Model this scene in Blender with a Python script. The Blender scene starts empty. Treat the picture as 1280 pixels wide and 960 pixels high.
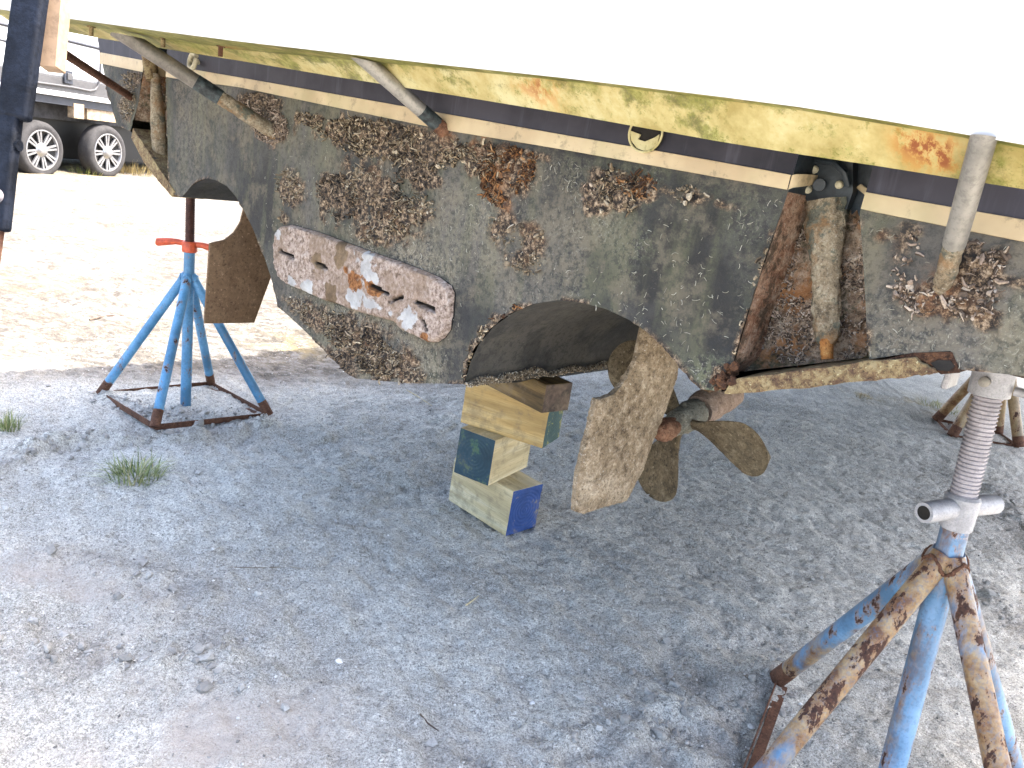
import bpy, bmesh, math, random
import numpy as np
from math import radians, sin, cos, pi
from mathutils import Vector, Matrix
from mathutils.geometry import delaunay_2d_cdt, tessellate_polygon
random.seed(7); RNG = np.random.default_rng(7)
SC = bpy.context.scene; COL = SC.collection

# ------------------------------------------------------------------ camera, sky, sun, exposure
H = 1.40; PITCH = radians(16.0); ROLL = radians(9.5); FPX = 961.0
_fw = np.array([0, cos(PITCH), -sin(PITCH)]); _u0 = np.array([0, sin(PITCH), cos(PITCH)]); _r0 = np.array([1.0, 0, 0])
_rt = _r0*cos(ROLL) + _u0*sin(ROLL); _up = _u0*cos(ROLL) - _r0*sin(ROLL)
CAM = np.array([0, 0, H])
cd = bpy.data.cameras.new('camera'); cam = bpy.data.objects.new('camera', cd); COL.objects.link(cam)
cd.sensor_width = 36; cd.lens = 36*FPX/1280; cd.clip_start = 0.02; cd.clip_end = 2000
m = Matrix.Identity(4)
for i in range(3):
    m[i][0] = _rt[i]; m[i][1] = _up[i]; m[i][2] = -_fw[i]; m[i][3] = CAM[i]
cam.matrix_world = m; SC.camera = cam

SUN_AZ = radians(70); SUN_EL = radians(62)
w = bpy.data.worlds.new('World'); SC.world = w; w.use_nodes = True
nt = w.node_tree; bg = nt.nodes['Background']
sky = nt.nodes.new('ShaderNodeTexSky'); sky.sky_type = 'NISHITA'; sky.sun_disc = False
sky.sun_elevation = SUN_EL; sky.sun_rotation = SUN_AZ; sky.air_density = 1.0; sky.dust_density = 5.0; sky.ozone_density = 1.0
nt.links.new(sky.outputs[0], bg.inputs[0]); bg.inputs[1].default_value = 0.15
sl = bpy.data.lights.new('sun', 'SUN'); sl.energy = 2.1; sl.angle = radians(0.55); sl.color = (1, .95, .88)
so = bpy.data.objects.new('sun', sl); COL.objects.link(so)
_sd = Vector((sin(SUN_AZ)*cos(SUN_EL), cos(SUN_AZ)*cos(SUN_EL), sin(SUN_EL)))
so.rotation_euler = _sd.to_track_quat('Z', 'Y').to_euler(); so.location = _sd*30
SC.view_settings.view_transform = 'Standard'; SC.view_settings.look = 'None'
SC.view_settings.exposure = 2.9; SC.view_settings.gamma = 1.0
SC.cycles.max_bounces = 6; SC.cycles.use_denoising = True

# ------------------------------------------------------------------ survey: bearings of the photograph turned into places
AZ = radians(41); FWD = np.array([sin(AZ), cos(AZ), 0]); TR = np.array([-cos(AZ), sin(AZ), 0]); ZZ = np.array([0, 0, 1.0]); NP = 1.3
def ray(x, y): return _fw + _rt*(x-640)/FPX - _up*(y-480)/FPX
def hit(x, y, p0, n):
    d = ray(x, y); return CAM + d*(((np.array(p0)-CAM) @ n)/(d @ n))
def rise(x, y):                                  # the yard climbs gently towards the camper
    s = -0.5*x + 0.866*y
    t = np.clip((s-5.2)/4.5, 0, 1); return 0.30*t*t*(3-2*t)
def gp(x, y, z=0.0):
    p = hit(x, y, (0, 0, z), ZZ)
    for _ in range(12):
        p = hit(x, y, (0, 0, z+rise(p[0], p[1])), ZZ)
    return p
def W(u, f, z): return TR*u + FWD*(NP+f) + ZZ*z   # boat frame: u to port, f forward of the transom
def tpl(x, y, f=0.0):                             # -> (u, z) on the athwartship plane f
    p = hit(x, y, FWD*(NP+f), FWD); return p @ TR, p[2]
def fpl(x, y, u):                                 # -> (f, z) on the fore-and-aft plane u
    p = hit(x, y, TR*u, TR); return p @ FWD - NP, p[2]
def over(x, y, b):                                # point above base b in direction x, y
    d = ray(x, y); d = d/np.linalg.norm(d); dh = d[:2]; q = np.array(b[:2])-CAM[:2]
    return CAM + d*((q @ dh)/(dh @ dh))
def mpp(p): return ((np.array(p)-CAM) @ _fw)/FPX  # metres per photo pixel at p

# ------------------------------------------------------------------ noise
def _h(ix, iy, s):
    n = (ix.astype(np.int64)*374761393 + iy.astype(np.int64)*668265263 + s*1274126177) & 0xffffffff
    n = ((n ^ (n >> 13))*1274126177) & 0xffffffff
    return ((n ^ (n >> 16)) & 0xffff)/65535.0
def vnoise(x, y, s=0):
    ix = np.floor(x); iy = np.floor(y); fx = x-ix; fy = y-iy
    fx = fx*fx*fx*(fx*(fx*6-15)+10); fy = fy*fy*fy*(fy*(fy*6-15)+10)
    a = _h(ix, iy, s); b = _h(ix+1, iy, s); c = _h(ix, iy+1, s); d = _h(ix+1, iy+1, s)
    return (a*(1-fx)+b*fx)*(1-fy) + (c*(1-fx)+d*fx)*fy - .5
def fbm(x, y, o=4, s=0, g=.5):
    r = 0; a = 1
    for k in range(o):
        r = r + a*vnoise(x, y, s+k*17); a *= g
        x, y = 1.6*x+1.2*y+3.7, -1.2*x+1.6*y+9.1
    return r
def sst(a, b, x):
    t = np.clip((x-a)/(b-a), 0, 1); return t*t*(3-2*t)

# ------------------------------------------------------------------ material kit
class NT:
    def __init__(s, name):
        s.m = bpy.data.materials.new(name); s.m.use_nodes = True; s.t = s.m.node_tree
        s.b = s.t.nodes['Principled BSDF']; s.tc = s.t.nodes.new('ShaderNodeTexCoord')
    def n(s, k, **kw):
        x = s.t.nodes.new('ShaderNode'+k)
        for a, v in kw.items(): setattr(x, a, v)
        return x
    def put(s, sock, v):
        if isinstance(v, bpy.types.NodeSocket): s.t.links.new(v, sock)
        elif isinstance(v, (tuple, list)) and len(v) == 3 and sock.type == 'RGBA': sock.default_value = (*v, 1)
        else: sock.default_value = v
    def co(s, k='Object', sc=(1, 1, 1), rot=(0, 0, 0)):
        mp = s.n('Mapping'); s.t.links.new(s.tc.outputs[k], mp.inputs[0]); mp.inputs[3].default_value = sc; mp.inputs[2].default_value = rot
        return mp.outputs[0]
    def noise(s, sc, det=4, ro=.6, v=None, dist=0):
        x = s.n('TexNoise'); s.put(x.inputs['Vector'], v if v is not None else s.tc.outputs['Object'])
        x.inputs['Scale'].default_value = sc; x.inputs['Detail'].default_value = det; x.inputs['Roughness'].default_value = ro; x.inputs['Distortion'].default_value = dist
        return x.outputs[0]
    def voro(s, sc, v=None, feat='F1'):
        x = s.n('TexVoronoi', feature=feat); s.put(x.inputs['Vector'], v if v is not None else s.tc.outputs['Object']); x.inputs['Scale'].default_value = sc
        return x.outputs[0]
    def ramp(s, f, *st, mode='LINEAR'):
        x = s.n('ValToRGB'); x.color_ramp.interpolation = mode; e = x.color_ramp.elements
        while len(e) < len(st): e.new(.5)
        for q, (p, c) in zip(e, st):
            q.position = p; q.color = (*c, 1) if isinstance(c, (tuple, list)) else (c, c, c, 1)
        s.put(x.inputs[0], f); return x.outputs[0]
    def mix(s, f, a, b, bt='MIX'):
        x = s.n('Mix', data_type='RGBA', blend_type=bt); s.put(x.inputs[0], f); s.put(x.inputs[6], a); s.put(x.inputs[7], b); return x.outputs[2]
    def math(s, op, a, b=0.0):
        x = s.n('Math', operation=op); x.use_clamp = False; s.put(x.inputs[0], a); s.put(x.inputs[1], b); return x.outputs[0]
    def attr(s, k, out=2):
        x = s.n('Attribute', attribute_name=k); return x.outputs[out]
    def geo(s, k): return s.n('NewGeometry').outputs[k]
    def bump(s, h, st=.5, d=.01, prev=None):
        x = s.n('Bump'); s.put(x.inputs['Height'], h); x.inputs['Strength'].default_value = st; x.inputs['Distance'].default_value = d
        if prev is not None: s.t.links.new(prev, x.inputs['Normal'])
        return x.outputs[0]
    def done(s, col, rough=.6, metal=0.0, bump=None, spec=.4):
        s.put(s.b.inputs['Base Color'], col); s.put(s.b.inputs['Roughness'], rough); s.put(s.b.inputs['Metallic'], metal)
        s.b.inputs['Specular IOR Level'].default_value = spec
        if bump is not None: s.t.links.new(bump, s.b.inputs['Normal'])
        return s.m

M = {}
def simple(name, col, rough=.5, metal=0.0, var=.25, sc=6, bs=.15, bd=.004):
    k = NT(name); a = k.noise(sc, 5); c2 = tuple(x*(1-var) for x in col); c3 = tuple(min(1, x*(1+var*.5)) for x in col)
    c = k.ramp(a, (.38, c2), (.62, c3)); c = k.mix(k.ramp(k.noise(sc*9, 6, .75), (.40, .45), (.52, 0)), c, tuple(x*(1-var)*.6 for x in col)); h = k.noise(sc*14, 4)
    M[name] = k.done(c, rough, metal, k.bump(h, bs, bd)); return M[name]

def antifoul(name, film=1.0, dark=1.0):
    k = NT(name)
    big = k.noise(2.3, 5, .6); mid = k.noise(9, 6, .7); fine = k.noise(70, 5, .75); spk = k.noise(190, 4, .8); strk = k.noise(3.0, 5, .65, k.co(sc=(3.2, 3.2, .55)))
    d = dark
    c = k.ramp(big, (.40, (.021*d, .020*d, .018*d)), (.50, (.047*d, .045*d, .040*d)), (.60, (.086*d, .079*d, .068*d)))
    c = k.mix(k.ramp(strk, (.47, 0), (.60, .5*film)), c, (.100, .100, .055))                        # pale green slime, run down
    c = k.mix(k.ramp(k.noise(5, 6, .7), (.40, .6), (.48, 0)), c, (.024*d, .025*d, .026*d))
    c = k.mix(k.ramp(mid, (.50, 0), (.60, .5*film)), c, (.155, .132, .092))
    c = k.mix(k.ramp(fine, (.40, .5), (.50, 0)), c, (.018*d, .018*d, .017*d))
    if film > .5:
        f = k.attr('film')                                                                    # lime film with worm traces
        g = k.math('MULTIPLY', f, k.ramp(fine, (.43, 0), (.56, 1)))
        c = k.mix(k.math('MULTIPLY', g, .85), c, k.mix(k.attr('hue'), (.18, .155, .11), (.115, .122, .070)))
        g2 = k.math('MULTIPLY', f, k.ramp(spk, (.55, 0), (.62, 1)))
        c = k.mix(k.math('MULTIPLY', g2, .5), c, (.40, .38, .31))
        cr = k.attr('crust')
        cc = k.ramp(k.noise(85, 6, .8), (.42, (.008, .006, .005)), (.49, (.040, .027, .017)), (.55, (.17, .115, .07)), (.64, (.36, .28, .19)))
        cc = k.mix(k.ramp(k.noise(17, 4), (.55, 0), (.7, .3)), cc, (.20, .10, .045))
        c = k.mix(k.ramp(cr, (.12, 0), (.42, 1)), c, cc)
        rs = k.attr('rust'); c = k.mix(k.math('MULTIPLY', rs, k.ramp(k.noise(40, 5, .75), (.40, .1), (.58, .85))), c, k.ramp(k.noise(40, 4), (.40, (.075, .028, .012)), (.6, (.26, .115, .045))))
    sc = k.ramp(k.noise(30, 5, .7, k.co(sc=(1, 1, 6), rot=(.5, .3, .4))), (.69, 0), (.73, .35)); c = k.mix(sc, c, (.30, .30, .28))
    h = k.math('ADD', k.math('MULTIPLY', fine, .6), spk)
    M[name] = k.done(c, k.ramp(mid, (.3, .62), (.7, .9)), 0, k.bump(h, .55 if film > .5 else .25, .006), .3)
antifoul('antifoul', 1.0, 1.0); antifoul('tunnel_paint', .15, .75)

def blues():
    k = NT('navy_gelcoat'); n = k.noise(3.5, 5); s = k.noise(4, 5, .7, k.co(sc=(6, 6, .5)))
    c = k.ramp(n, (.40, (.022, .0215, .028)), (.6, (.045, .043, .053))); c = k.mix(k.ramp(s, (.55, 0), (.70, .25)), c, (.12, .12, .15))
    M['navy'] = k.done(c, .6, 0, k.bump(k.noise(60), .06, .003), .15)
    k = NT('cream_stripe'); c = k.ramp(k.noise(5, 5), (.40, (.37, .275, .155)), (.6, (.46, .36, .21)))
    c = k.mix(k.ramp(k.noise(26, 6, .75), (.56, 0), (.64, .55)), c, (.14, .12, .07))
    c = k.mix(k.ramp(k.noise(3, 4), (.54, 0), (.66, .5)), c, (.25, .23, .10))
    M['cream'] = k.done(c, .5, 0, k.bump(k.noise(90), .1, .002))
    k = NT('white_gelcoat'); c = k.ramp(k.noise(2, 6, .7), (.3, (.50, .50, .515)), (.7, (.56, .56, .57)))
    c = k.mix(k.ramp(k.noise(6, 6, .75, k.co(sc=(8, 8, .8))), (.62, 0), (.85, .3)), c, (.62, .60, .55))
    M['white'] = k.done(c, .3, 0, k.bump(k.noise(3, 3), .05, .01))
    k = NT('algae_gelcoat')
    a = k.attr('algae'); r = k.attr('rust')
    c = k.ramp(k.noise(5, 6, .7), (.40, (.26, .205, .065)), (.5, (.37, .305, .125)), (.6, (.44, .39, .205)))
    g = k.math('ADD', k.math('MULTIPLY', k.noise(9, 7, .75), 1.0), k.math('MULTIPLY', a, .17))
    c = k.mix(k.ramp(g, (.55, 0), (.64, .75), (.8, 1)), c, k.ramp(k.noise(24, 6, .8), (.40, (.055, .055, .007)), (.5, (.14, .145, .020)), (.62, (.25, .24, .07))))
    c = k.mix(k.math('MULTIPLY', k.ramp(k.noise(60, 5, .8), (.55, 0), (.62, .8)), k.ramp(g, (.47, 0), (.58, 1))), c, (.12, .125, .018))
    rr = k.math('MULTIPLY', r, k.ramp(k.noise(16, 6, .75, k.co(sc=(3, 3, .5))), (.42, .12), (.55, 1.25)))
    c = k.mix(rr, c, k.ramp(rr, (.12, (.44, .26, .07)), (.5, (.40, .165, .028)), (1, (.19, .055, .013))))
    M['algae'] = k.done(c, .6, 0, k.bump(k.noise(120, 5, .7), .2, .003))
blues()

def crusty(name, pal, bs=.8, sc=1.0):
    k = NT(name); r = k.noise(38*sc, 6, .8); b = k.noise(7*sc, 5, .7)
    st = [(0.37+.26*i/(len(pal)-1), c) for i, c in enumerate(pal)]
    c = k.mix(.35, k.ramp(r, *st), k.ramp(b, *st)); sp = k.noise(160*sc, 4, .8); c = k.mix(k.ramp(sp, (.36, .75), (.46, 0)), c, tuple(x*.45 for x in pal[0]))
    c = k.mix(k.ramp(sp, (.60, 0), (.70, .7)), c, tuple(min(.6, x*1.9+.05) for x in pal[-1]))
    M[name] = k.done(c, .85, 0, k.bump(k.math('ADD', r, k.math('MULTIPLY', sp, .6)), bs, .008), .25)
crusty('rudder_scale', [(.055, .038, .022), (.17, .125, .076), (.28, .215, .14), (.45, .375, .275)])
crusty('rudder_smooth', [(.095, .056, .029), (.14, .086, .046), (.18, .115, .064)], .3, .5)
crusty('zinc_scale', [(.10, .075, .058), (.24, .18, .145), (.34, .27, .225), (.42, .36, .31)], 1.0, .9)
crusty('prop_bronze', [(.030, .023, .013), (.075, .055, .030), (.12, .090, .052), (.18, .145, .092)], .7, .8)
t_ = M['prop_bronze'].node_tree; b_ = t_.nodes['Principled BSDF']; src = b_.inputs['Base Color'].links[0].from_socket; g_ = t_.nodes.new('ShaderNodeNewGeometry'); r_ = t_.nodes.new('ShaderNodeValToRGB'); r_.color_ramp.elements[0].position = .56; r_.color_ramp.elements[1].position = .75; r_.color_ramp.elements[1].color = (.45, .45, .45, 1); x_ = t_.nodes.new('ShaderNodeMix'); x_.data_type = 'RGBA'; t_.links.new(g_.outputs['Pointiness'], r_.inputs[0]); t_.links.new(r_.outputs[0], x_.inputs[0]); t_.links.new(src, x_.inputs[6]); x_.inputs[7].default_value = (.20, .15, .08, 1); t_.links.new(x_.outputs[2], b_.inputs['Base Color'])
crusty('hub_scale', [(.05, .045, .035), (.14, .13, .10), (.26, .25, .20)], .7)
crusty('pink_scale', [(.11, .07, .048), (.23, .16, .115), (.31, .23, .175)], .5)
crusty('pocket_scale', [(.04, .026, .017), (.17, .115, .075), (.36, .27, .19), (.50, .42, .32)], 1.0)
def tint(name, col, sc, lo, hi, amt):
    t = M[name].node_tree; b = t.nodes['Principled BSDF']; src = b.inputs['Base Color'].links[0].from_socket
    tc = t.nodes.new('ShaderNodeTexCoord'); n = t.nodes.new('ShaderNodeTexNoise'); n.inputs['Scale'].default_value = sc; n.inputs['Detail'].default_value = 6; n.inputs['Roughness'].default_value = .72; t.links.new(tc.outputs['Object'], n.inputs['Vector'])
    r = t.nodes.new('ShaderNodeValToRGB'); r.color_ramp.elements[0].position = lo; r.color_ramp.elements[1].position = hi; r.color_ramp.elements[1].color = (amt, amt, amt, 1); t.links.new(n.outputs[0], r.inputs[0])
    x = t.nodes.new('ShaderNodeMix'); x.data_type = 'RGBA'; t.links.new(r.outputs[0], x.inputs[0]); t.links.new(src, x.inputs[6]); x.inputs[7].default_value = (*col, 1); t.links.new(x.outputs[2], b.inputs['Base Color'])
crusty('pocket_primer', [(.05, .028, .016), (.20, .095, .052), (.33, .21, .135), (.42, .32, .23)], .9)
crusty('actuator_scale', [(.06, .045, .028), (.25, .195, .125), (.40, .35, .25)], .9)
tint('actuator_scale', (.06, .075, .06), 16, .53, .58, .75); tint('actuator_scale', (.24, .13, .055), 11, .52, .60, .7)
tint('pocket_scale', (.26, .11, .035), 9, .50, .60, .75); tint('pocket_scale', (.05, .055, .03), 13, .52, .58, .8); tint('pocket_primer', (.035, .026, .016), 12, .52, .58, .8)
crusty('tab_scale', [(.05, .028, .02), (.14, .085, .045), (.27, .20, .095), (.34, .28, .15)], .8)
crusty('rot_wood', [(.01, .006, .004), (.055, .025, .014), (.16, .075, .035)], 1.0)
crusty('orange_rust', [(.15, .05, .012), (.36, .15, .04), (.44, .22, .07)], .5)
crusty('nut_rust', [(.06, .028, .016), (.17, .080, .044), (.26, .15, .09)], .7)
crusty('rust', [(.045, .022, .014), (.105, .048, .028), (.17, .085, .05)], .4)
simple('dark_plate', (.022, .030, .036), .45, 0, .4, 12)
simple('bolt_pale', (.42, .38, .26), .6, 0, .4, 60)
simple('zinc_white', (.48, .465, .445), .8, 0, .35, 40, .5, .004)
simple('stainless', (.27, .25, .215), .5, .4, .3, 11)
simple('dull_tube', (.16, .14, .115), .5, .3, .35, 14)
simple('hole_black', (.012, .010, .008), .9, 0, .4, 30)
simple('black_steel', (.010, .013, .021), .6, .0, .6, 14, .4, .003); M['black_steel'].node_tree.nodes['Principled BSDF'].inputs['Specular IOR Level'].default_value = .12
simple('paint_dark', (.035, .045, .045), .55, 0, .8, 60, .3)
simple('orange_paint', (.62, .10, .035), .45, 0, .25, 30)
simple('grey_cast', (.34, .335, .345), .5, .15, .22, 25, .35, .002)
simple('thread_grey', (.33, .305, .32), .55, .15, .25, 20, .3, .002)
simple('thread_rust', (.075, .030, .020), .6, .2, .35, 30)
simple('plywood', (.36, .245, .155), .65, 0, .25, 5)
simple('rubber', (.040, .038, .038), .85, 0, .35, 9, .3)
simple('alloy', (.34, .34, .35), .3, .7, .15, 12)
simple('rim_black', (.008, .008, .008), .5, 0, .3, 9)
simple('camper_white', (.80, .81, .83), .3, 0, .05, 3)
simple('camper_grey', (.075, .073, .074), .45, 0, .1, 3)
simple('camper_trim', (.03, .034, .045), .5, 0, .3, 8)
simple('camper_frame', (.05, .05, .055), .7, 0, .5, 10)
simple('tan_steel', (.40, .30, .20), .7, 0, .4, 20)
simple('glass_dark', (.02, .025, .03), .1, 0, .2, 3)

def painted(name, paint, rust, chip=.60, stain=0.0, pale=None):
    k = NT(name); a = k.noise(22, 7, .72, k.co(sc=(1, 1, .45))); b = k.noise(5, 5, .6); fine = k.noise(120, 4)
    c = k.ramp(b, (.40, tuple(x*.66 for x in paint)), (.5, paint), (.62, tuple(min(.9, x*1.2+.03) for x in paint)))
    if stain:
        sm = k.ramp(k.noise(5.5, 6, .7, k.co(sc=(1, 1, .35))), (.62-stain*.4, 0), (.74-stain*.4, 1))
        c = k.mix(sm, c, k.ramp(k.noise(16, 6, .7), (.40, (.12, .052, .020)), (.5, (.24, .145, .065)), (.6, (.31, .225, .125))))
    c = k.mix(k.ramp(a, (chip-.05, 0), (chip+.01, .75)), c, (.27, .15, .075)); c = k.mix(k.ramp(fine, (.40, .35), (.5, 0)), c, tuple(x*.5 for x in paint)); chipm = k.ramp(a, (chip, 0), (chip+.025, 1))
    c = k.mix(chipm, c, k.ramp(fine, (.3, (.018, .009, .007)), (.7, (.085, .035, .02))))
    M[name] = k.done(c, k.mix(chipm, (.42, .42, .42), (.85, .85, .85)), 0, k.bump(k.math('ADD', k.math('MULTIPLY', chipm, -.5), k.math('MULTIPLY', fine, .25)), .5, .002))
painted('paint_bright', (.085, .24, .40), 0, .61)
painted('paint_worn', (.115, .23, .37), 0, .58, .36)
painted('paint_rusty', (.10, .21, .35), 0, .545, .66)
painted('paint_tan', (.24, .17, .085), 0, .58, .5)

def wood(name, c0, c1, c2, sc=1.0):
    k = NT(name)
    v = k.co(sc=(1.2*sc, 16*sc, 16*sc)); r = k.noise(1.3, 4, .55, v, .8); g = k.noise(7, 5, .7, k.co(sc=(2, 60, 60)))
    wv = k.n('TexWave', wave_type='RINGS', rings_direction='X'); k.put(wv.inputs['Vector'], k.co(sc=(.3, 1, 1))); wv.inputs['Scale'].default_value = 13*sc; wv.inputs['Distortion'].default_value = 3.5; wv.inputs['Detail'].default_value = 2; wv.inputs['Detail Scale'].default_value = .6
    c = k.ramp(r, (.38, c0), (.5, c1), (.62, c2)); c = k.mix(k.math('MULTIPLY', wv.outputs[1], .45), c, tuple(x*.55 for x in c1)); c = k.mix(k.ramp(g, (.50, 0), (.62, .45)), c, tuple(x*.45 for x in c0))
    c = k.mix(k.ramp(k.noise(11, 6, .75), (.50, 0), (.62, .5)), c, (.17, .13, .085))
    M[name] = k.done(c, .7, 0, k.bump(g, .25, .002))
wood('pine_pale', (.50, .40, .22), (.64, .53, .31), (.70, .61, .40))
wood('pine_yellow', (.43, .28, .10), (.56, .39, .16), (.62, .46, .22))
wood('wood_old', (.035, .024, .018), (.085, .055, .04), (.13, .09, .06))
wood('wood_side_old', (.05, .034, .014), (.13, .085, .034), (.22, .15, .06))
def paintwood(name, col, worn=.62, under=(.45, .36, .18)):
    k = NT(name); a = k.noise(18, 7, .75); c = k.ramp(k.noise(9, 6), (.3, tuple(x*.55 for x in col)), (.7, tuple(x*1.25 for x in col)))
    c = k.mix(k.ramp(a, (worn, 0), (worn+.06, .85)), c, under)
    wv = k.n('TexWave', wave_type='RINGS', rings_direction='X'); k.put(wv.inputs['Vector'], k.co()); wv.inputs['Scale'].default_value = 22; wv.inputs['Distortion'].default_value = 2; wv.inputs['Detail'].default_value = 3
    c = k.mix(k.math('MULTIPLY', wv.outputs[1], .09), c, tuple(x*.3 for x in col)); c = k.mix(k.ramp(k.noise(9, 6, .8), (.50, 0), (.62, .45)), c, (.13, .105, .075))
    M[name] = k.done(c, .6, 0, k.bump(k.math('ADD', k.noise(90, 5), wv.outputs[1]), .35, .002))
paintwood('end_blue', (.022, .066, .23), .58); paintwood('end_green', (.022, .060, .085), .55, (.05, .13, .07)); paintwood('end_yellow', (.035, .085, .085), .55, (.60, .55, .06))

def ground_mats():
    k = NT('sandy_ground')
    big = k.noise(.9, 6, .6); mid = k.noise(5, 7, .65); fine = k.noise(90, 6, .8); gr = k.noise(260, 4, .8)
    c = k.ramp(k.math('ADD', k.math('MULTIPLY', big, .6), k.math('MULTIPLY', k.noise(2.4, 6, .7), .4)), (.42, (.42, .402, .350)), (.5, (.56, .535, .465)), (.58, (.66, .632, .555)))
    c = k.mix(k.ramp(mid, (.42, .55), (.52, 0)), c, (.42, .40, .355))
    c = k.mix(k.ramp(fine, (.41, .75), (.49, 0)), c, (.22, .21, .19))
    c = k.mix(k.ramp(fine, (.53, 0), (.62, .6)), c, (.66, .64, .59))
    c = k.mix(k.ramp(gr, (.55, 0), (.61, .75)), c, (.76, .74, .69)); c = k.mix(k.ramp(gr, (.39, .8), (.45, 0)), c, (.10, .098, .092))
    def cells(sc):
        x = k.n('TexVoronoi'); x.inputs['Scale'].default_value = sc; k.put(x.inputs['Vector'], k.tc.outputs['Object']); y = k.n('SeparateColor'); k.t.links.new(x.outputs['Color'], y.inputs[0]); return y.outputs[0], x.outputs['Distance']
    v1, d1 = cells(230); v2, d2 = cells(95)
    c = k.mix(.55, c, k.ramp(v1, (0, .50), (.4, 1.0), (.85, 1.15), (1, 1.5)), 'MULTIPLY')
    c = k.mix(k.ramp(k.noise(3.1, 5, .7), (.42, .05), (.60, .45)), c, k.ramp(v2, (0, .70), (.5, 1.05), (1, 1.3)), 'MULTIPLY')
    lit_mask = k.attr('yard'); yn = k.noise(20, 6, .8, k.co(sc=(.6, 1, 1))); yn2 = k.noise(1.6, 5, .7); yn3 = k.noise(6, 6, .75, k.co(sc=(.7, 1, 1)))
    lit_tone = k.ramp(yn2, (.40, (.115, .096, .074)), (.5, (.165, .145, .120)), (.6, (.215, .20, .18)))       # sunlit sand painted darker to offset the strong sun on it
    lit_tone = k.mix(k.ramp(yn3, (.44, .65), (.52, 0)), lit_tone, (.095, .079, .062)); lit_tone = k.mix(k.ramp(yn, (.515, 0), (.58, .85)), lit_tone, (.055, .048, .040)); lit_tone = k.mix(k.ramp(yn, (.40, .8), (.47, 0)), lit_tone, (.27, .255, .235))  # dark flecks painted in for the small shadows among the gravel
    c = k.mix(k.math('MULTIPLY', lit_mask, .92), c, lit_tone)
    c = k.mix(k.math('MULTIPLY', k.attr('pink'), k.ramp(mid, (.3, .45), (.7, 1))), c, (.46, .40, .345))
    c = k.mix(k.math('MULTIPLY', k.attr('damp'), .8), c, (.165, .155, .15))
    c = k.mix(k.math('MULTIPLY', k.attr('dry'), .7), c, (.34, .27, .14))
    h = k.math('ADD', k.math('MULTIPLY', fine, .8), k.math('SUBTRACT', k.math('MULTIPLY', gr, .5), k.math('ADD', k.math('MULTIPLY', d1, .30), k.math('MULTIPLY', d2, .15))))
    b = k.bump(k.noise(22, 5, .7), .6, .03); b = k.bump(h, .85, .009, b)
    M['ground'] = k.done(c, .95, 0, b, .15)
    k = NT('gravel'); r = k.geo('Random Per Island'); n = k.noise(120, 4)
    c = k.ramp(r, (0, (.12, .116, .106)), (.3, (.30, .29, .265)), (.7, (.50, .48, .435)), (.9, (.58, .56, .52)), (1, (.78, .76, .72)))
    c = k.mix(k.ramp(n, (.4, .3), (.6, 0)), c, (.16, .15, .145))
    M['gravel'] = k.done(c, .9, 0, k.bump(n, .4, .003), .2)
    k = NT('clod'); r = k.geo('Random Per Island'); n = k.noise(90, 5, .75)
    c = k.ramp(r, (0, (.27, .255, .23)), (.6, (.37, .35, .315)), (1, (.46, .44, .40))); c = k.mix(k.ramp(n, (.35, .5), (.6, 0)), c, (.14, .135, .13))
    M['clod'] = k.done(c, .95, 0, k.bump(n, .8, .006), .1)
    for nm, st in dict(growth=[(0, (.010, .007, .005)), (.30, (.034, .022, .013)), (.55, (.17, .122, .070)), (.8, (.33, .258, .165)), (1, (.50, .42, .30))],
                       growth_dark=[(0, (.010, .009, .008)), (.45, (.035, .028, .021)), (.75, (.16, .11, .07)), (1, (.38, .30, .21))],
                       growth_light=[(0, (.03, .022, .014)), (.4, (.16, .12, .075)), (.75, (.31, .25, .17)), (1, (.48, .42, .32))],
                       growth_rust=[(0, (.02, .012, .008)), (.45, (.060, .028, .013)), (.75, (.24, .10, .03)), (1, (.36, .22, .11))],
                       growth_pink=[(0, (.02, .013, .009)), (.35, (.11, .078, .055)), (.7, (.32, .24, .18)), (1, (.46, .39, .31))],
                       worm=[(0, (.15, .14, .105)), (.6, (.26, .245, .19)), (1, (.50, .48, .40))]).items():
        k = NT(nm); r = k.geo('Random Per Island'); c = k.ramp(r, *st)
        c = k.mix(k.ramp(k.noise(200, 3), (.4, .45), (.6, 0)), c, tuple(x*.5 for x in st[1][1])); M[nm] = k.done(c, .85, 0, None, .25)
    for nm, a, b in (('grass_green', (.07, .11, .03), (.30, .33, .13)), ('grass_dry', (.20, .14, .05), (.45, .35, .15)), ('grass_bright', (.10, .14, .03), (.26, .27, .07))):
        k = NT(nm); r = k.geo('Random Per Island'); M[nm] = k.done(k.ramp(r, (0, a), (.7, b), (1, (.42, .36, .20))), .6)
ground_mats()

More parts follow.
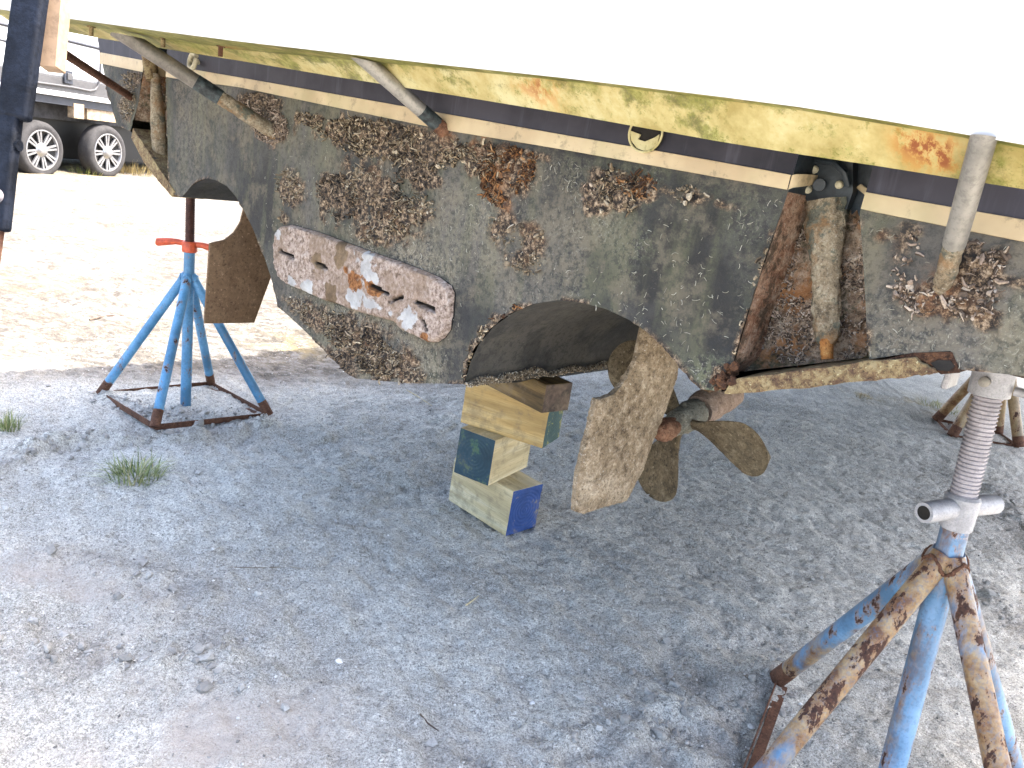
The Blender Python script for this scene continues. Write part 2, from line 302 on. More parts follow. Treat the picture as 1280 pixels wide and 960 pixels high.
# ------------------------------------------------------------------ mesh kit
class MB:
    def __init__(s): s.v = []; s.f = []; s.mi = []
    def add(s, vs, fs, mi=0):
        o = len(s.v); s.v += [tuple(map(float, p)) for p in vs]; s.f += [tuple(i+o for i in q) for q in fs]; s.mi += [mi]*len(fs)
    def hexa(s, p, mi=0):                     # 8 points: bottom ring, top ring
        s.add(p, [(3, 2, 1, 0), (4, 5, 6, 7), (0, 1, 5, 4), (1, 2, 6, 5), (2, 3, 7, 6), (3, 0, 4, 7)], mi)
    def obox(s, c, a, b, d, mi=0):            # centre, three half-axis vectors
        c, a, b, d = map(np.array, (c, a, b, d))
        s.hexa([c-a-b-d, c+a-b-d, c+a+b-d, c-a+b-d, c-a-b+d, c+a-b+d, c+a+b+d, c-a+b+d], mi)
    def tube(s, pts, rad, n=14, cap=True, mi=0, hollow=0):
        pts = [np.array(p, float) for p in pts]; rad = rad if isinstance(rad, (list, tuple)) else [rad]*len(pts)
        vs = []; prev = None
        for i, p in enumerate(pts):
            d = pts[min(i+1, len(pts)-1)] - pts[max(i-1, 0)]; d = d if np.linalg.norm(d) > 1e-7 else pts[-1]-pts[0]; d = d/(np.linalg.norm(d)+1e-9)
            if prev is None:
                a = np.cross(d, [0, 0, 1.0]); a = a if np.linalg.norm(a) > .05 else np.cross(d, [1.0, 0, 0])
            else: a = prev - d*(prev @ d)
            a = a/(np.linalg.norm(a)+1e-9); prev = a; b = np.cross(d, a)
            for k in range(n):
                t = 2*pi*k/n; vs.append(p + rad[i]*(a*cos(t)+b*sin(t)))
        fs = [(i*n+k, i*n+(k+1) % n, (i+1)*n+(k+1) % n, (i+1)*n+k) for i in range(len(pts)-1) for k in range(n)]
        if cap: fs += [tuple(range(n-1, -1, -1)), tuple(range((len(pts)-1)*n, len(pts)*n))]
        s.add(vs, fs, mi)
    def prism(s, pts, vec, mi=0, mi_side=None):   # planar outline (3-D points) extruded by vec
        n = len(pts); vec = np.array(vec); a = [np.array(p, float) for p in pts]
        tri = tessellate_polygon([[Vector(p) for p in a]])
        s.add(a, [tuple(t) for t in tri], mi); s.add([p+vec for p in a], [tuple(reversed(t)) for t in tri], mi)
        s.add(a+[p+vec for p in a], [(i, (i+1) % n, n+(i+1) % n, n+i) for i in range(n)], mi if mi_side is None else mi_side)
    def build(s, name, mat, parent=None, smooth=True, bevel=0, ang=40, origin=None, segs=2):
        me = bpy.data.meshes.new(name); me.from_pydata(s.v, [], s.f)
        for q in (mat if isinstance(mat, (list, tuple)) else [mat]): me.materials.append(q)
        if max(s.mi, default=0): me.polygons.foreach_set('material_index', s.mi)
        bm = bmesh.new(); bm.from_mesh(me); bmesh.ops.recalc_face_normals(bm, faces=bm.faces); bm.to_mesh(me); bm.free()
        o = bpy.data.objects.new(name, me); COL.objects.link(o)
        if parent: o.parent = parent; o.matrix_parent_inverse = Matrix.Translation(-Vector(WORLD[parent.name]))
        WORLD[o.name] = (0, 0, 0)
        if smooth:
            me.polygons.foreach_set('use_smooth', [True]*len(me.polygons)); me.set_sharp_from_angle(angle=radians(ang))
        if bevel:
            b = o.modifiers.new('bevel', 'BEVEL'); b.width = bevel; b.segments = segs; b.limit_method = 'ANGLE'; b.angle_limit = radians(35); b.harden_normals = False
        return o
WORLD = {}
def tag(o, label, cat, group=None, kind=None):
    o['label'] = label; o['category'] = cat
    if group: o['group'] = group
    if kind: o['kind'] = kind
    return o
def thing(name, loc, label, cat, group=None):
    o = bpy.data.objects.new(name, None); COL.objects.link(o); o.location = Vector(loc); WORLD[o.name] = tuple(map(float, loc)); o.empty_display_size = .1
    return tag(o, label, cat, group)
def setattr_f(o, name, vals):
    a = o.data.attributes.new(name, 'FLOAT', 'POINT'); a.data.foreach_set('value', np.asarray(vals, np.float32))
def co_of(o):
    c = np.empty(len(o.data.vertices)*3); o.data.vertices.foreach_get('co', c); return c.reshape(-1, 3)
def lerp(a, b, t): return np.array(a)*(1-t)+np.array(b)*t
def rough_tube(p0, p1, r0, r1, n=14, k=10, amp=.04):
    pts = [lerp(p0, p1, i/(k-1)) for i in range(k)]; rad = [(r0+(r1-r0)*i/(k-1))*(1+random.uniform(-amp, amp)) for i in range(k)]
    return pts, rad

# ------------------------------------------------------------------ ground
def axis(a, b, st, lo, hi):
    c = list(np.arange(a, b, st)); s = st; x = c[-1]
    while x < hi: s *= 1.09; x += s; c.append(x)
    s = st; x = a; pre = []
    while x > lo: s *= 1.09; x -= s; pre.append(x)
    return np.array(pre[::-1]+c)
def polyd(X, Y, pts):
    d = np.full(X.shape, 1e9)
    for (x0, y0), (x1, y1) in zip(pts[:-1], pts[1:]):
        dx, dy = x1-x0, y1-y0; t = np.clip(((X-x0)*dx+(Y-y0)*dy)/(dx*dx+dy*dy+1e-9), 0, 1)
        d = np.minimum(d, np.hypot(X-x0-t*dx, Y-y0-t*dy))
    return d
def gl(*px): return [tuple(gp(*p)[:2]) for p in px]
BERMS = [(gl((-60, 610), (0, 585), (60, 556), (130, 548), (230, 550), (330, 532)), .060, .028), (gl((690, 935), (800, 895), (880, 868), (965, 850)), .085, .022),
         (gl((0, 790), (70, 830), (150, 840), (260, 815), (330, 850)), .07, .016), (gl((60, 700), (150, 725), (260, 745)), .07, .012),
         (gl((1235, 615), (1275, 650), (1330, 700)), .08, .030), (gl((1190, 700), (1290, 790), (1400, 880)), .06, .014), (gl((130, 498), (200, 520), (330, 528)), .05, .010), (gl((560, 960), (700, 985), (900, 930)), .09, .012)]
LIGHT_AREA = gl((0, 740), (120, 790), (260, 830), (330, 900), (200, 960))
def gz(X, Y):
    X = np.asarray(X, float); Y = np.asarray(Y, float); r = np.hypot(X, Y-2.5)
    near = sst(14, 5, r)
    z = rise(X, Y) + near*(.030*fbm(X*.9, Y*.9, 3, 5) + .020*fbm(X*3.1, Y*3.1, 3, 9) + .013*fbm(X*8, Y*8, 4, 21, .65) + .0105*fbm(X*27, Y*27, 4, 33, .8) - .010*sst(.12, .35, fbm(X*5+9, Y*5, 3, 35)))
    for pts, wd, ht in BERMS:
        d = polyd(X, Y, pts); g = np.exp(-(d/wd)**2); z = z + g*ht*(1+1.6*fbm(X*14, Y*14, 3, 41)) + g*.018*np.abs(fbm(X*38, Y*38, 3, 55))
    # tyre tracks pressed in on the left, running forward
    q = (X*0.80+Y*0.60); z = z - near*.004*sst(.15, .5, fbm(X*.8+3, Y*.8, 2, 77)+.25)*np.abs(np.sin(q*34))**2
    return z
def place(x, y): return float(gz(np.array([x]), np.array([y]))[0])
xs = axis(-3.2, 3.4, .0135, -260, 260); ys = axis(1.0, 5.6, .0135, -90, 420)
X, Y = np.meshgrid(xs, ys); Z = gz(X, Y)
# keep jack and block feet level with their own ground
nx, ny = len(xs), len(ys)
V = np.stack([X.ravel(), Y.ravel(), Z.ravel()], 1)
i = np.arange((ny-1)*(nx-1)); r_, c_ = i//(nx-1), i % (nx-1); a = r_*nx+c_
F = np.stack([a, a+1, a+nx+1, a+nx], 1)
me = bpy.data.meshes.new('ground'); me.vertices.add(len(V)); me.vertices.foreach_set('co', V.ravel().astype(np.float32))
me.loops.add(F.size); me.loops.foreach_set('vertex_index', F.ravel().astype(np.int32)); me.polygons.add(len(F)); me.polygons.foreach_set('loop_start', np.arange(0, F.size, 4).astype(np.int32)); me.update(calc_edges=True); me.validate()
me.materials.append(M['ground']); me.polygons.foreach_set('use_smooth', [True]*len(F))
ground = bpy.data.objects.new('ground', me); COL.objects.link(ground); ground['kind'] = 'structure'; ground['label'] = 'pale grey sandy gravel ground of the boat yard'
d = polyd(X, Y, LIGHT_AREA); setattr_f(ground, 'pink', (np.exp(-(d/.22)**2)*sst(-.3, .25, fbm(X*4, Y*4, 3, 88))).ravel())
dm = 0*X
for pts, wd, ht in BERMS: dm = np.maximum(dm, np.exp(-(polyd(X, Y, pts)/(wd*1.1))**2))
for px in ((150, 505), (270, 525), (330, 500), (690, 640), (520, 505)):
    g = gp(*px); dm = np.maximum(dm, np.exp(-(np.hypot(X-g[0], (Y-g[1])*1.3)/.22)**2)*.8)
setattr_f(ground, 'damp', (dm*sst(-.15, .30, fbm(X*7, Y*7, 4, 61, .65))*.5).ravel())
dd = 0*X
for px, r in (((360, 434), .22), ((1170, 510), .35), ((1078, 498), .15), ((170, 225), .9), ((60, 222), .8), ((150, 300), .3), ((50, 350), .2)):
    g = gp(*px); dd = np.maximum(dd, np.exp(-(np.hypot(X-g[0], Y-g[1])/r)**2))
setattr_f(ground, 'yard', (sst(4.5, 5.2, Y-.48*X+.4*fbm(X*1.5, Y*1.5, 3, 66))*sst(.8, -.6, X)).ravel())  # follows the boat's shadow edge; sand colour is darkened on the sunlit side
setattr_f(ground, 'dry', (dd*sst(-.1, .3, fbm(X*9, Y*9, 4, 71))).ravel())

# loose gravel and clods
ICO = [(0, .53, .85), (0, -.53, .85), (0, .53, -.85), (0, -.53, -.85), (.85, 0, .53), (.85, 0, -.53), (-.85, 0, .53), (-.85, 0, -.53), (.53, .85, 0), (-.53, .85, 0), (.53, -.85, 0), (-.53, -.85, 0)]
ICF = [(0, 1, 4), (0, 4, 8), (0, 8, 9), (0, 9, 6), (0, 6, 1), (1, 6, 11), (1, 11, 10), (1, 10, 4), (4, 10, 5), (4, 5, 8), (8, 5, 2), (8, 2, 9), (9, 2, 7), (9, 7, 6), (6, 7, 11), (3, 10, 11), (3, 11, 7), (3, 7, 2), (3, 2, 5), (3, 5, 10)]
def stones(name, P, R, mat, smooth=False, jag=.28):
    n = len(P); ico = np.array(ICO); z = gz(P[:, 0], P[:, 1])
    v = ico[None]*(1+RNG.uniform(-jag, jag, (n, 12, 1))); th = RNG.uniform(0, 6.28, n); sc = RNG.uniform(.6, 1.25, (n, 3)); sc[:, 2] *= .75
    v = v*sc[:, None]; c, s = np.cos(th)[:, None], np.sin(th)[:, None]
    v = np.stack([v[..., 0]*c-v[..., 1]*s, v[..., 0]*s+v[..., 1]*c, v[..., 2]], 2)*R[:, None, None]
    v = v + np.stack([P[:, 0], P[:, 1], z+R*.25], 1)[:, None]
    f = np.array(ICF)[None]+(np.arange(n)*12)[:, None, None]
    me = bpy.data.meshes.new(name); me.from_pydata(v.reshape(-1, 3).tolist(), [], f.reshape(-1, 3).tolist()); me.materials.append(mat)
    if smooth: me.polygons.foreach_set('use_smooth', [True]*len(me.polygons))
    o = bpy.data.objects.new(name, me); COL.objects.link(o); o['kind'] = 'stuff'; return o
n = 46000
P = np.stack([RNG.uniform(-2.6, 2.9, n), 1.05+4.0*RNG.uniform(0, 1, n)**1.5], 1)
keep = (fbm(P[:, 0]*2.3, P[:, 1]*2.3, 3, 91)+RNG.uniform(-.45, .45, n)) > -.16; P = P[keep]
R = .0013+.0036*RNG.uniform(0, 1, len(P))**4 + (RNG.uniform(0, 1, len(P)) > .9972)*RNG.uniform(.004, .011, len(P))
g = stones('gravel', P, R, M['gravel']); g['label'] = 'small pale stones and shell bits scattered over the sand'
Pc = []; Rc = []
for (pts, wd, ht), k in zip(BERMS, (420, 260, 140, 60, 360, 160, 240, 60)):
    for _ in range(k):
        i = random.randrange(len(pts)-1); t = random.random(); b = lerp(pts[i], pts[i+1], t)
        Pc.append(b+RNG.normal(0, wd*1.0, 2)); Rc.append(.003+.015*random.random()**4)
g = stones('soil_clods', np.array(Pc), np.array(Rc), M['clod'], False, .45); g['label'] = 'crumbled grey soil clods along the disturbed ruts'

def tuft(label, px, n, h, spread, mat, group=None, flat=.6):
    c = gp(*px); zb = place(c[0], c[1]); mb = MB()
    for _ in range(n):
        a = random.uniform(0, 2*pi); r = spread*.45*math.sqrt(random.random()); b = np.array([c[0]+r*cos(a), c[1]+r*sin(a), 0]); b[2] = place(b[0], b[1])-.004
        a2 = a+random.uniform(-.9, .9); L = h*random.uniform(.45, 1.15); lean = random.uniform(.15, 1.2)*flat
        d = np.array([cos(a2)*lean, sin(a2)*lean, 1.0]); d /= np.linalg.norm(d); wv = np.array([-sin(a2), cos(a2), 0])*random.uniform(.0014, .0026)*(h/.09)**.5
        p1 = b+d*L*.5; p2 = p1+(d+np.array([cos(a2), sin(a2), -.8])*lean*.55)*L*.5
        mb.add([b-wv, b+wv, p1+wv*.8, p1-wv*.8, p2], [(0, 1, 2, 3), (3, 2, 4)])
    o = mb.build('grass_tuft', mat, None, False); return tag(o, label, 'grass tuft', group)
tuft('grey green grass tuft on bare sand in front of the bright blue jack stand', (170, 600), 200, .105, .20, M['grass_green'], None, 1.15)
tuft('small bright green grass tuft left of the bright blue jack stand', (10, 538), 130, .08, .10, M['grass_green'], None, .6)
tuft('bright green grass tuft at the foot of the camper wheel', (108, 217), 150, .13, .50, M['grass_bright'], None, .8)
tuft('dry straw coloured grass clump beside the camper wheel', (160, 216), 260, .24, .75, M['grass_dry'], None, .8)
tuft('flattened dry grass patch on the sunlit sand beside the hull', (362, 435), 70, .03, .22, M['grass_dry'], None, 1.6)
tuft('low yellow green grass patch beside the tan jack stand', (1180, 513), 160, .07, .42, M['grass_bright'], None, 1.0)
tuft('thin sparse grass sprig on the ground under the trim tab', (1078, 499), 60, .05, .14, M['grass_dry'], None, 1.0)

def twig(label, pxs, r, mat):
    pts = []
    for p in pxs:
        g = gp(*p); pts.append((g[0], g[1], place(g[0], g[1])+r*.8))
    mb = MB(); mb.tube(pts, [r]*(len(pts)-1)+[r*.5], 6); return tag(mb.build('twig', mat, None), label, 'twig')
twig('thin straw stalk lying on the sand in front of the blocks', [(270, 714), (330, 712), (362, 709), (382, 716)], .0012, M['growth_light'])
twig('short flat splinter of pale wood in the left foreground', [(259, 868), (263, 862), (266, 854)], .005, M['gravel'])
twig('short pale splinter on the sand below the wooden blocks', [(582, 759), (590, 753), (598, 747)], .0028, M['pine_pale'])
twig('white straw on the sand beside the hull keel', [(508, 486), (522, 494), (540, 504)], .003, M['pine_pale'])
twig('dark twig fork on the sand in the middle foreground', [(524, 898), (534, 906), (548, 914)], .0025, M['wood_old'])
twig('dark branch lying on the bright sand behind the bright blue jack stand', [(112, 398), (135, 393), (158, 392)], .006, M['wood_old'])

# ------------------------------------------------------------------ the yacht on stands
UK = tpl(445, 472)[0]
boat = thing('motor_yacht', W(UK, 0, 0), 'motor yacht with a fouled dark stern, cream and navy stripes and white swim platform', 'yacht')
U_L, U_R = 3.72, -.46
tilt = lambda u, z: z + .016*(u-UK)
ARCH1 = [(226, 247), (231, 242), (238, 234), (247, 227), (260, 223), (272, 226), (284, 233), (295, 246), (305, 263), (316, 286), (328, 314), (338, 345), (348, 383)]
KEEL = [(375, 408), (410, 441), (428, 458), (445, 473), (512, 479), (580, 480)]
ARCH2 = [(588, 452), (599, 429), (617, 408), (641, 391), (671, 379), (699, 375), (727, 378), (757, 386), (785, 399), (807, 413), (830, 434), (848, 455), (862, 472), (876, 486), (903, 490)]
PK_R = [(899, 470), (918, 452), (925, 428), (933, 400), (948, 352), (966, 298), (985, 240)]
PK_R2 = [(1075, 265), (1079, 330), (1083, 400), (1087, 449)]
RB = [(1142, 441), (1188, 439), (1201, 462), (1280, 470)]
LCH = [(135, 118), (146, 156), (163, 164)]
PK_L = [(168, 150), (174, 122), (180, 84)]; PK_L2 = [(208, 100), (209, 160), (210, 200), (212, 236)]
tp = lambda L: [tpl(*p) for p in L]
ztop = 1.98
pr_l, pr_r = tp(PK_R), tp(PK_R2); pl_l, pl_r = tp(PK_L), tp(PK_L2)
prt = (pr_l[-1][0]-.004, 1.56), (pr_r[0][0]-.002, 1.55)
plt_ = (pl_l[-1][0]+.01, 1.63), (pl_r[0][0]+.005, 1.62)
rch = [(.02, tpl(1280, 470)[1]+.02), (U_R, 1.30)]
OUT = [(U_L, ztop), (tpl(122, 50)[0], tpl(122, 50)[1])] + tp(LCH) + pl_l + list(plt_) + pl_r + tp([(219, 243)]) + tp(ARCH1) + tp(KEEL) + tp(ARCH2) + pr_l + list(prt) + pr_r + tp(RB) + rch + [(U_R-.02, ztop)]
def inside(poly, P):
    x, y = P[:, 0], P[:, 1]; r = np.zeros(len(P), bool); n = len(poly)
    for i in range(n):
        x0, y0 = poly[i]; x1, y1 = poly[(i+1) % n]
        if y0 == y1: continue
        c = ((y0 > y) != (y1 > y)) & (x < (x1-x0)*(y-y0)/(y1-y0)+x0); r ^= c
    return r
def densify(poly, st):
    o = []
    for i in range(len(poly)):
        a, b = np.array(poly[i]), np.array(poly[(i+1) % len(poly)]); k = max(1, int(np.linalg.norm(b-a)/st)); o += [tuple(lerp(a, b, j/k)) for j in range(k)]
    return o
def segdist(P, poly):
    d = np.full(len(P), 9.0)
    for i in range(len(poly)):
        a = np.array(poly[i]); b = np.array(poly[(i+1) % len(poly)]); e = b-a; t = np.clip(((P-a) @ e)/(e @ e+1e-12), 0, 1); d = np.minimum(d, np.linalg.norm(P-a-t[:, None]*e, axis=1))
    return d
def face_mesh(poly, step, zmax_dense=9, coarse=.05):
    edge = densify(poly, step*1.0); E = np.array(edge); lo, hi = E.min(0), E.max(0)
    gu, gz_ = np.meshgrid(np.arange(lo[0], hi[0], step), np.arange(lo[1], min(hi[1], zmax_dense), step*.866))
    gu[1::2] += step*.5; P = np.stack([gu.ravel(), gz_.ravel()], 1)
    if hi[1] > zmax_dense:
        a, b = np.meshgrid(np.arange(lo[0], hi[0], coarse), np.arange(zmax_dense+coarse, hi[1], coarse)); P = np.vstack([P, np.stack([a.ravel(), b.ravel()], 1)])
    P = P[inside(poly, P)]; P = P[segdist(P, poly) > step*.45]
    pts = [Vector(p) for p in edge]+[Vector(p) for p in P]; n = len(edge)
    r = delaunay_2d_cdt(pts, [(i, (i+1) % n) for i in range(n)], [], 1, 1e-6)
    return np.array([tuple(p) for p in r[0]]), [tuple(f) for f in r[2]]
# where the cream stripe runs (its lower edge)
cl = np.array(tp([(130, 80), (213, 97), (300, 109), (420, 134), (560, 163), (700, 186), (840, 211), (985, 237), (1085, 263), (1280, 302)])); cl = cl[np.argsort(cl[:, 0])]
cu = np.array(tp([(128, 66), (213, 82), (300, 97), (420, 118), (560, 143), (700, 168), (840, 192), (985, 218), (1085, 241), (1280, 275)])); cu = cu[np.argsort(cu[:, 0])]
zc0 = lambda u: np.interp(u, cl[:, 0], cl[:, 1]); zc1 = lambda u: np.interp(u, cu[:, 0], cu[:, 1])
P, FC = face_mesh(OUT, .0085, 1.55)
BLOBS = [  # photo place, size across / down, crust, kind
    (325, 128, 24, 20, 1, 'growth_pink'), (340, 158, 22, 22, .9, 'growth_pink'), (392, 150, 22, 9, .8, 'growth'), (420, 163, 26, 14, 1, 'growth'), (455, 172, 34, 26, 1, 'growth'), (500, 178, 36, 30, 1, 'growth'), (545, 186, 34, 26, 1, 'growth'), (520, 212, 26, 26, .9, 'growth_dark'), (580, 190, 22, 12, .9, 'growth'),
    (425, 246, 30, 28, 1, 'growth_dark'), (458, 232, 26, 24, 1, 'growth_light'), (478, 248, 32, 26, 1, 'growth_dark'), (500, 270, 30, 26, 1, 'growth'), (468, 290, 20, 16, .9, 'growth_light'), (528, 262, 18, 22, .7, 'growth_light'),
    (605, 200, 30, 20, 1, 'growth'), (635, 210, 34, 26, 1, 'growth_rust'), (625, 230, 24, 26, 1, 'growth_rust'), (650, 200, 22, 22, 1, 'growth_rust'), (632, 256, 9, 10, .8, 'growth_rust'),
    (364, 234, 17, 24, .9, 'growth_light'), (356, 272, 7, 8, .6, 'growth_light'),
    (630, 288, 18, 22, .65, 'growth_light'), (662, 296, 18, 20, .7, 'growth_light'), (655, 325, 22, 18, .75, 'growth_light'),
    (770, 228, 26, 18, 1, 'growth'), (800, 232, 24, 16, .9, 'growth_rust'), (748, 252, 22, 14, .8, 'growth_light'), (780, 252, 18, 14, .8, 'growth'), (868, 246, 30, 15, .6, 'growth_light'), (735, 236, 14, 14, .6, 'growth_pink'),
    (452, 430, 34, 30, 1, 'growth_dark'), (430, 415, 28, 24, .85, 'growth'), (475, 448, 40, 26, .9, 'growth'), (400, 400, 30, 16, .7, 'growth_light'), (378, 385, 22, 12, .6, 'growth_light'), (500, 455, 34, 24, .6, 'growth_light'), (430, 455, 26, 16, .8, 'growth_dark'),
    (1200, 372, 50, 26, 1, 'growth_pink'), (1160, 372, 34, 24, .9, 'growth_pink'), (1225, 345, 26, 26, .9, 'growth_pink'), (1242, 330, 18, 22, .8, 'growth_pink'), (1128, 362, 14, 18, .6, 'growth_pink'), (1215, 308, 14, 14, .7, 'growth_pink'), (1100, 298, 16, 10, .5, 'growth_pink'), (1130, 310, 20, 40, .35, 'growth_pink'),
    (160, 120, 10, 30, .55, 'growth_light'), (172, 96, 8, 14, .5, 'growth_light'), (196, 100, 5, 12, .7, 'growth'),
    (590, 462, 10, 16, .9, 'growth'), (598, 440, 10, 14, .9, 'growth'), (612, 420, 13, 13, .9, 'growth'), (632, 403, 15, 10, .8, 'growth_rust'), (656, 388, 18, 8, .7, 'growth_rust'), (930, 420, 7, 40, .6, 'growth'), (955, 335, 7, 45, .55, 'growth'), (905, 474, 12, 14, .9, 'growth_dark')]
BL = []
for (x, y, rx, ry, s, kind) in BLOBS:
    u, z = tpl(x, y); u1, _ = tpl(x-rx, y); u2, _ = tpl(x+rx, y); _, z1 = tpl(x, y+ry); BL.append((u, z, abs(u1-u2)/2, abs(z-z1), s, kind))
crust = np.zeros(len(P))
wob = .55*fbm(P[:, 0]*22, P[:, 1]*22, 4, 3, .65)
for (u, z, ru, rz, s, kind) in BL:
    q = ((P[:, 0]-u)/ru)**2+((P[:, 1]-z)/rz)**2; crust = np.maximum(crust, s*np.clip(1.25-np.sqrt(q)*.95+wob*1.5, 0, 1))
below = P[:, 1] < zc0(P[:, 0])-.006
crust *= below
dedge = segdist(P, OUT[1:-1])
crust = np.maximum(crust, below*np.clip(.55-dedge/.03, 0, 1)*sst(-.1, .25, fbm(P[:, 0]*13, P[:, 1]*13, 3, 19))*.9)
film = below*np.clip(sst(2.5, 1.4, P[:, 0])*sst(1.50, 1.20, P[:, 1]) * (.40+2.0*fbm(P[:, 0]*4, P[:, 1]*4, 4, 29)), 0, 1)
film = np.maximum(film, below*.35*sst(.0, .25, fbm(P[:, 0]*3.5+2, P[:, 1]*3.5, 3, 37)))
hue = sst(1.15, .8, P[:, 0]+.25*fbm(P[:, 0]*4, P[:, 1]*4, 3, 47)); hue = hue*sst(.36, .56, P[:, 0]); film = film*(.45+.55*sst(.25, .55, P[:, 0])); rustm = np.zeros(len(P))
for x, y, r in ((632, 257, 9), (600, 172, 14), (560, 165, 10), (620, 222, 14), (1168, 365, 20)):
    u, z = tpl(x, y); rr = r*mpp(W(u, 0, z))*1.2; rustm = np.maximum(rustm, np.exp(-(((P[:, 0]-u)/rr)**2+((P[:, 1]-z)/rr)**2)))
disp = crust*(.004+.012*np.abs(fbm(P[:, 0]*60, P[:, 1]*60, 3, 13, .7))*1.6) + below*.0012*fbm(P[:, 0]*30, P[:, 1]*30, 3, 15)
step = .006*np.exp(-np.clip((zc0(P[:, 0])-.012-P[:, 1])/.010, 0, 9))*0
ctr = P[np.array([f[0] for f in FC])]
V3 = TR[None]*P[:, :1] + FWD[None]*(NP-disp)[:, None] + ZZ[None]*P[:, 1:2]
mb = MB(); mb.v = [tuple(p) for p in V3]; mb.f = FC
cen = np.array([P[list(f)].mean(0) for f in FC]); mb.mi = (cen[:, 1] > zc0(cen[:, 0])+.004).astype(int).tolist()
tr_o = mb.build('transom', [M['antifoul'], M['navy']], boat, True, 0, 60)
for nm, vv in (('crust', crust), ('film', film), ('hue', hue), ('rust', rustm)): setattr_f(tr_o, nm, vv)

# cream stripe, 3 mm proud, broken at the pockets
def stripe(ua, ub, name='boot_stripe'):
    us = np.linspace(ua, ub, 40); m_ = MB()
    a = [W(u, -.0035, zc0(u)) for u in us]; b = [W(u, -.0035, zc1(u)) for u in us]; c = [W(u, .002, zc0(u)-.001) for u in us]; e = [W(u, .002, zc1(u)+.001) for u in us]; k = len(us)
    m_.add(a+b+c+e, [q for i in range(k-1) for q in ((i, i+1, k+i+1, k+i), (2*k+i, 2*k+i+1, i+1, i), (k+i, k+i+1, 3*k+i+1, 3*k+i))]); return m_.build(name, M['cream'], boat)
stripe(U_L-.03, pl_l[-1][0]+.001); stripe(pl_r[0][0]-.001, pr_l[-1][0]+.001); stripe(pr_r[0][0]-.001, U_R)

# hull skin: bottom with two propeller tunnels fading out forward, sides, deck
BOT = tp(LCH[1:]) + tp([(190, 195), (219, 243)]) + tp(ARCH1) + tp(KEEL) + tp(ARCH2) + tp([(960, 478), (1087, 449)]) + tp(RB) + rch
BOT = np.array(BOT)
L = np.concatenate([[0], np.cumsum(np.linalg.norm(np.diff(BOT, axis=0), axis=1))]); q = np.linspace(0, L[-1], 260)
B = np.stack([np.interp(q, L, BOT[:, 0]), np.interp(q, L, BOT[:, 1])], 1)
kz = BOT[:, 1].min()
def section(f):
    s = sst(.85, 2.6, np.array(f)); zV = kz + .30*np.abs(B[:, 0]-UK) + .016*(B[:, 0]-UK)
    z = B[:, 1]*(1-s)+zV*s; z = z - .085*sst(.0, .75, np.array(f))*np.clip(1-np.abs(B[:, 0]-UK)/.30, 0, 1)
    t = max(0., (f-4.5)/6.0); hb = max(.03, 1-t**2.2); u = UK+(B[:, 0]-UK)*hb; z = z + .55*t**3
    top = [(UK+(e-UK)*min(1.0, (max(.02, 1-t**3))*1.02), zz+.35*t*t) for e, zz in ((tpl(127, 78)[0], tpl(127, 78)[1]), (U_L, ztop))], [(UK+(e-UK)*min(1.0, max(.02, 1-t**3)*1.02), zz+.35*t*t) for e, zz in ((U_R-.02, ztop), (U_R, 1.45))]
    return u, z, top
st = [0.0, .05, .12, .2, .3, .42, .55, .7, .85, 1.05, 1.3, 1.6, 1.9, 2.2, 2.6, 3.2, 4, 5, 6, 7, 8, 9, 10, 10.45]
mb = MB(); ms = MB(); md = MB(); rows = []
for f in st:
    u, z, top = section(f); rows.append([W(a, f+.001, b) for a, b in zip(u, z)])
    mb.v += [tuple(p) for p in rows[-1]]; sd = top[0]+top[1]
    ms.v += [tuple(p) for p in [W(u[0], f+.001, z[0])]+[W(a, f+.001, b) for a, b in sd]+[W(u[-1], f+.001, z[-1])]]
k = len(B)
for i in range(len(st)-1):
    for j in range(k-1): mb.f.append((i*k+j, i*k+j+1, (i+1)*k+j+1, (i+1)*k+j)); mb.mi.append(0)
    for j, mi in ((0, 0), (1, 1), (2, 1), (3, 1), (4, 0)):
        ms.f.append((i*6+j, i*6+j+1, (i+1)*6+j+1, (i+1)*6+j)); ms.mi.append(mi)
hb_o = mb.build('hull_bottom', M['tunnel_paint'], boat, True, 0, 50)
ms.build('topsides', [M['antifoul'], M['white']], boat, True, 0, 40)
# saloon standing on the deck
mb = MB()
for (f0, f1, z0, z1, ins) in ((2.8, 7.4, ztop+.03, 3.15, .35), (2.6, 6.4, 3.16, 3.25, .22)):
    a, b = U_L-ins, U_R+ins; mb.hexa([W(a, f0, z0), W(b, f0, z0), W(b-0, f1, z0), W(a, f1, z0), W(a-.12, f0+.1, z1), W(b+.12, f0+.1, z1), W(b+.12, f1-.5, z1), W(a-.12, f1-.5, z1)])
cab = mb.build('saloon', M['white'], boat, True, .03)
for e, sg in ((U_L-.41, 1), (U_R+.41, -1)):
    for f0 in (3.1, 4.5, 5.7):
        mb = MB(); mb.hexa([W(e+sg*.022, f0, 2.50), W(e+sg*.022, f0+1.2, 2.50), W(e-sg*.01, f0+1.2, 2.50), W(e-sg*.01, f0, 2.50), W(e-sg*.02, f0+.05, 2.92), W(e-sg*.02, f0+1.15, 2.92), W(e-sg*.05, f0+1.15, 2.92), W(e-sg*.05, f0+.05, 2.92)]); mb.build('side_window', M['glass_dark'], cab, False)

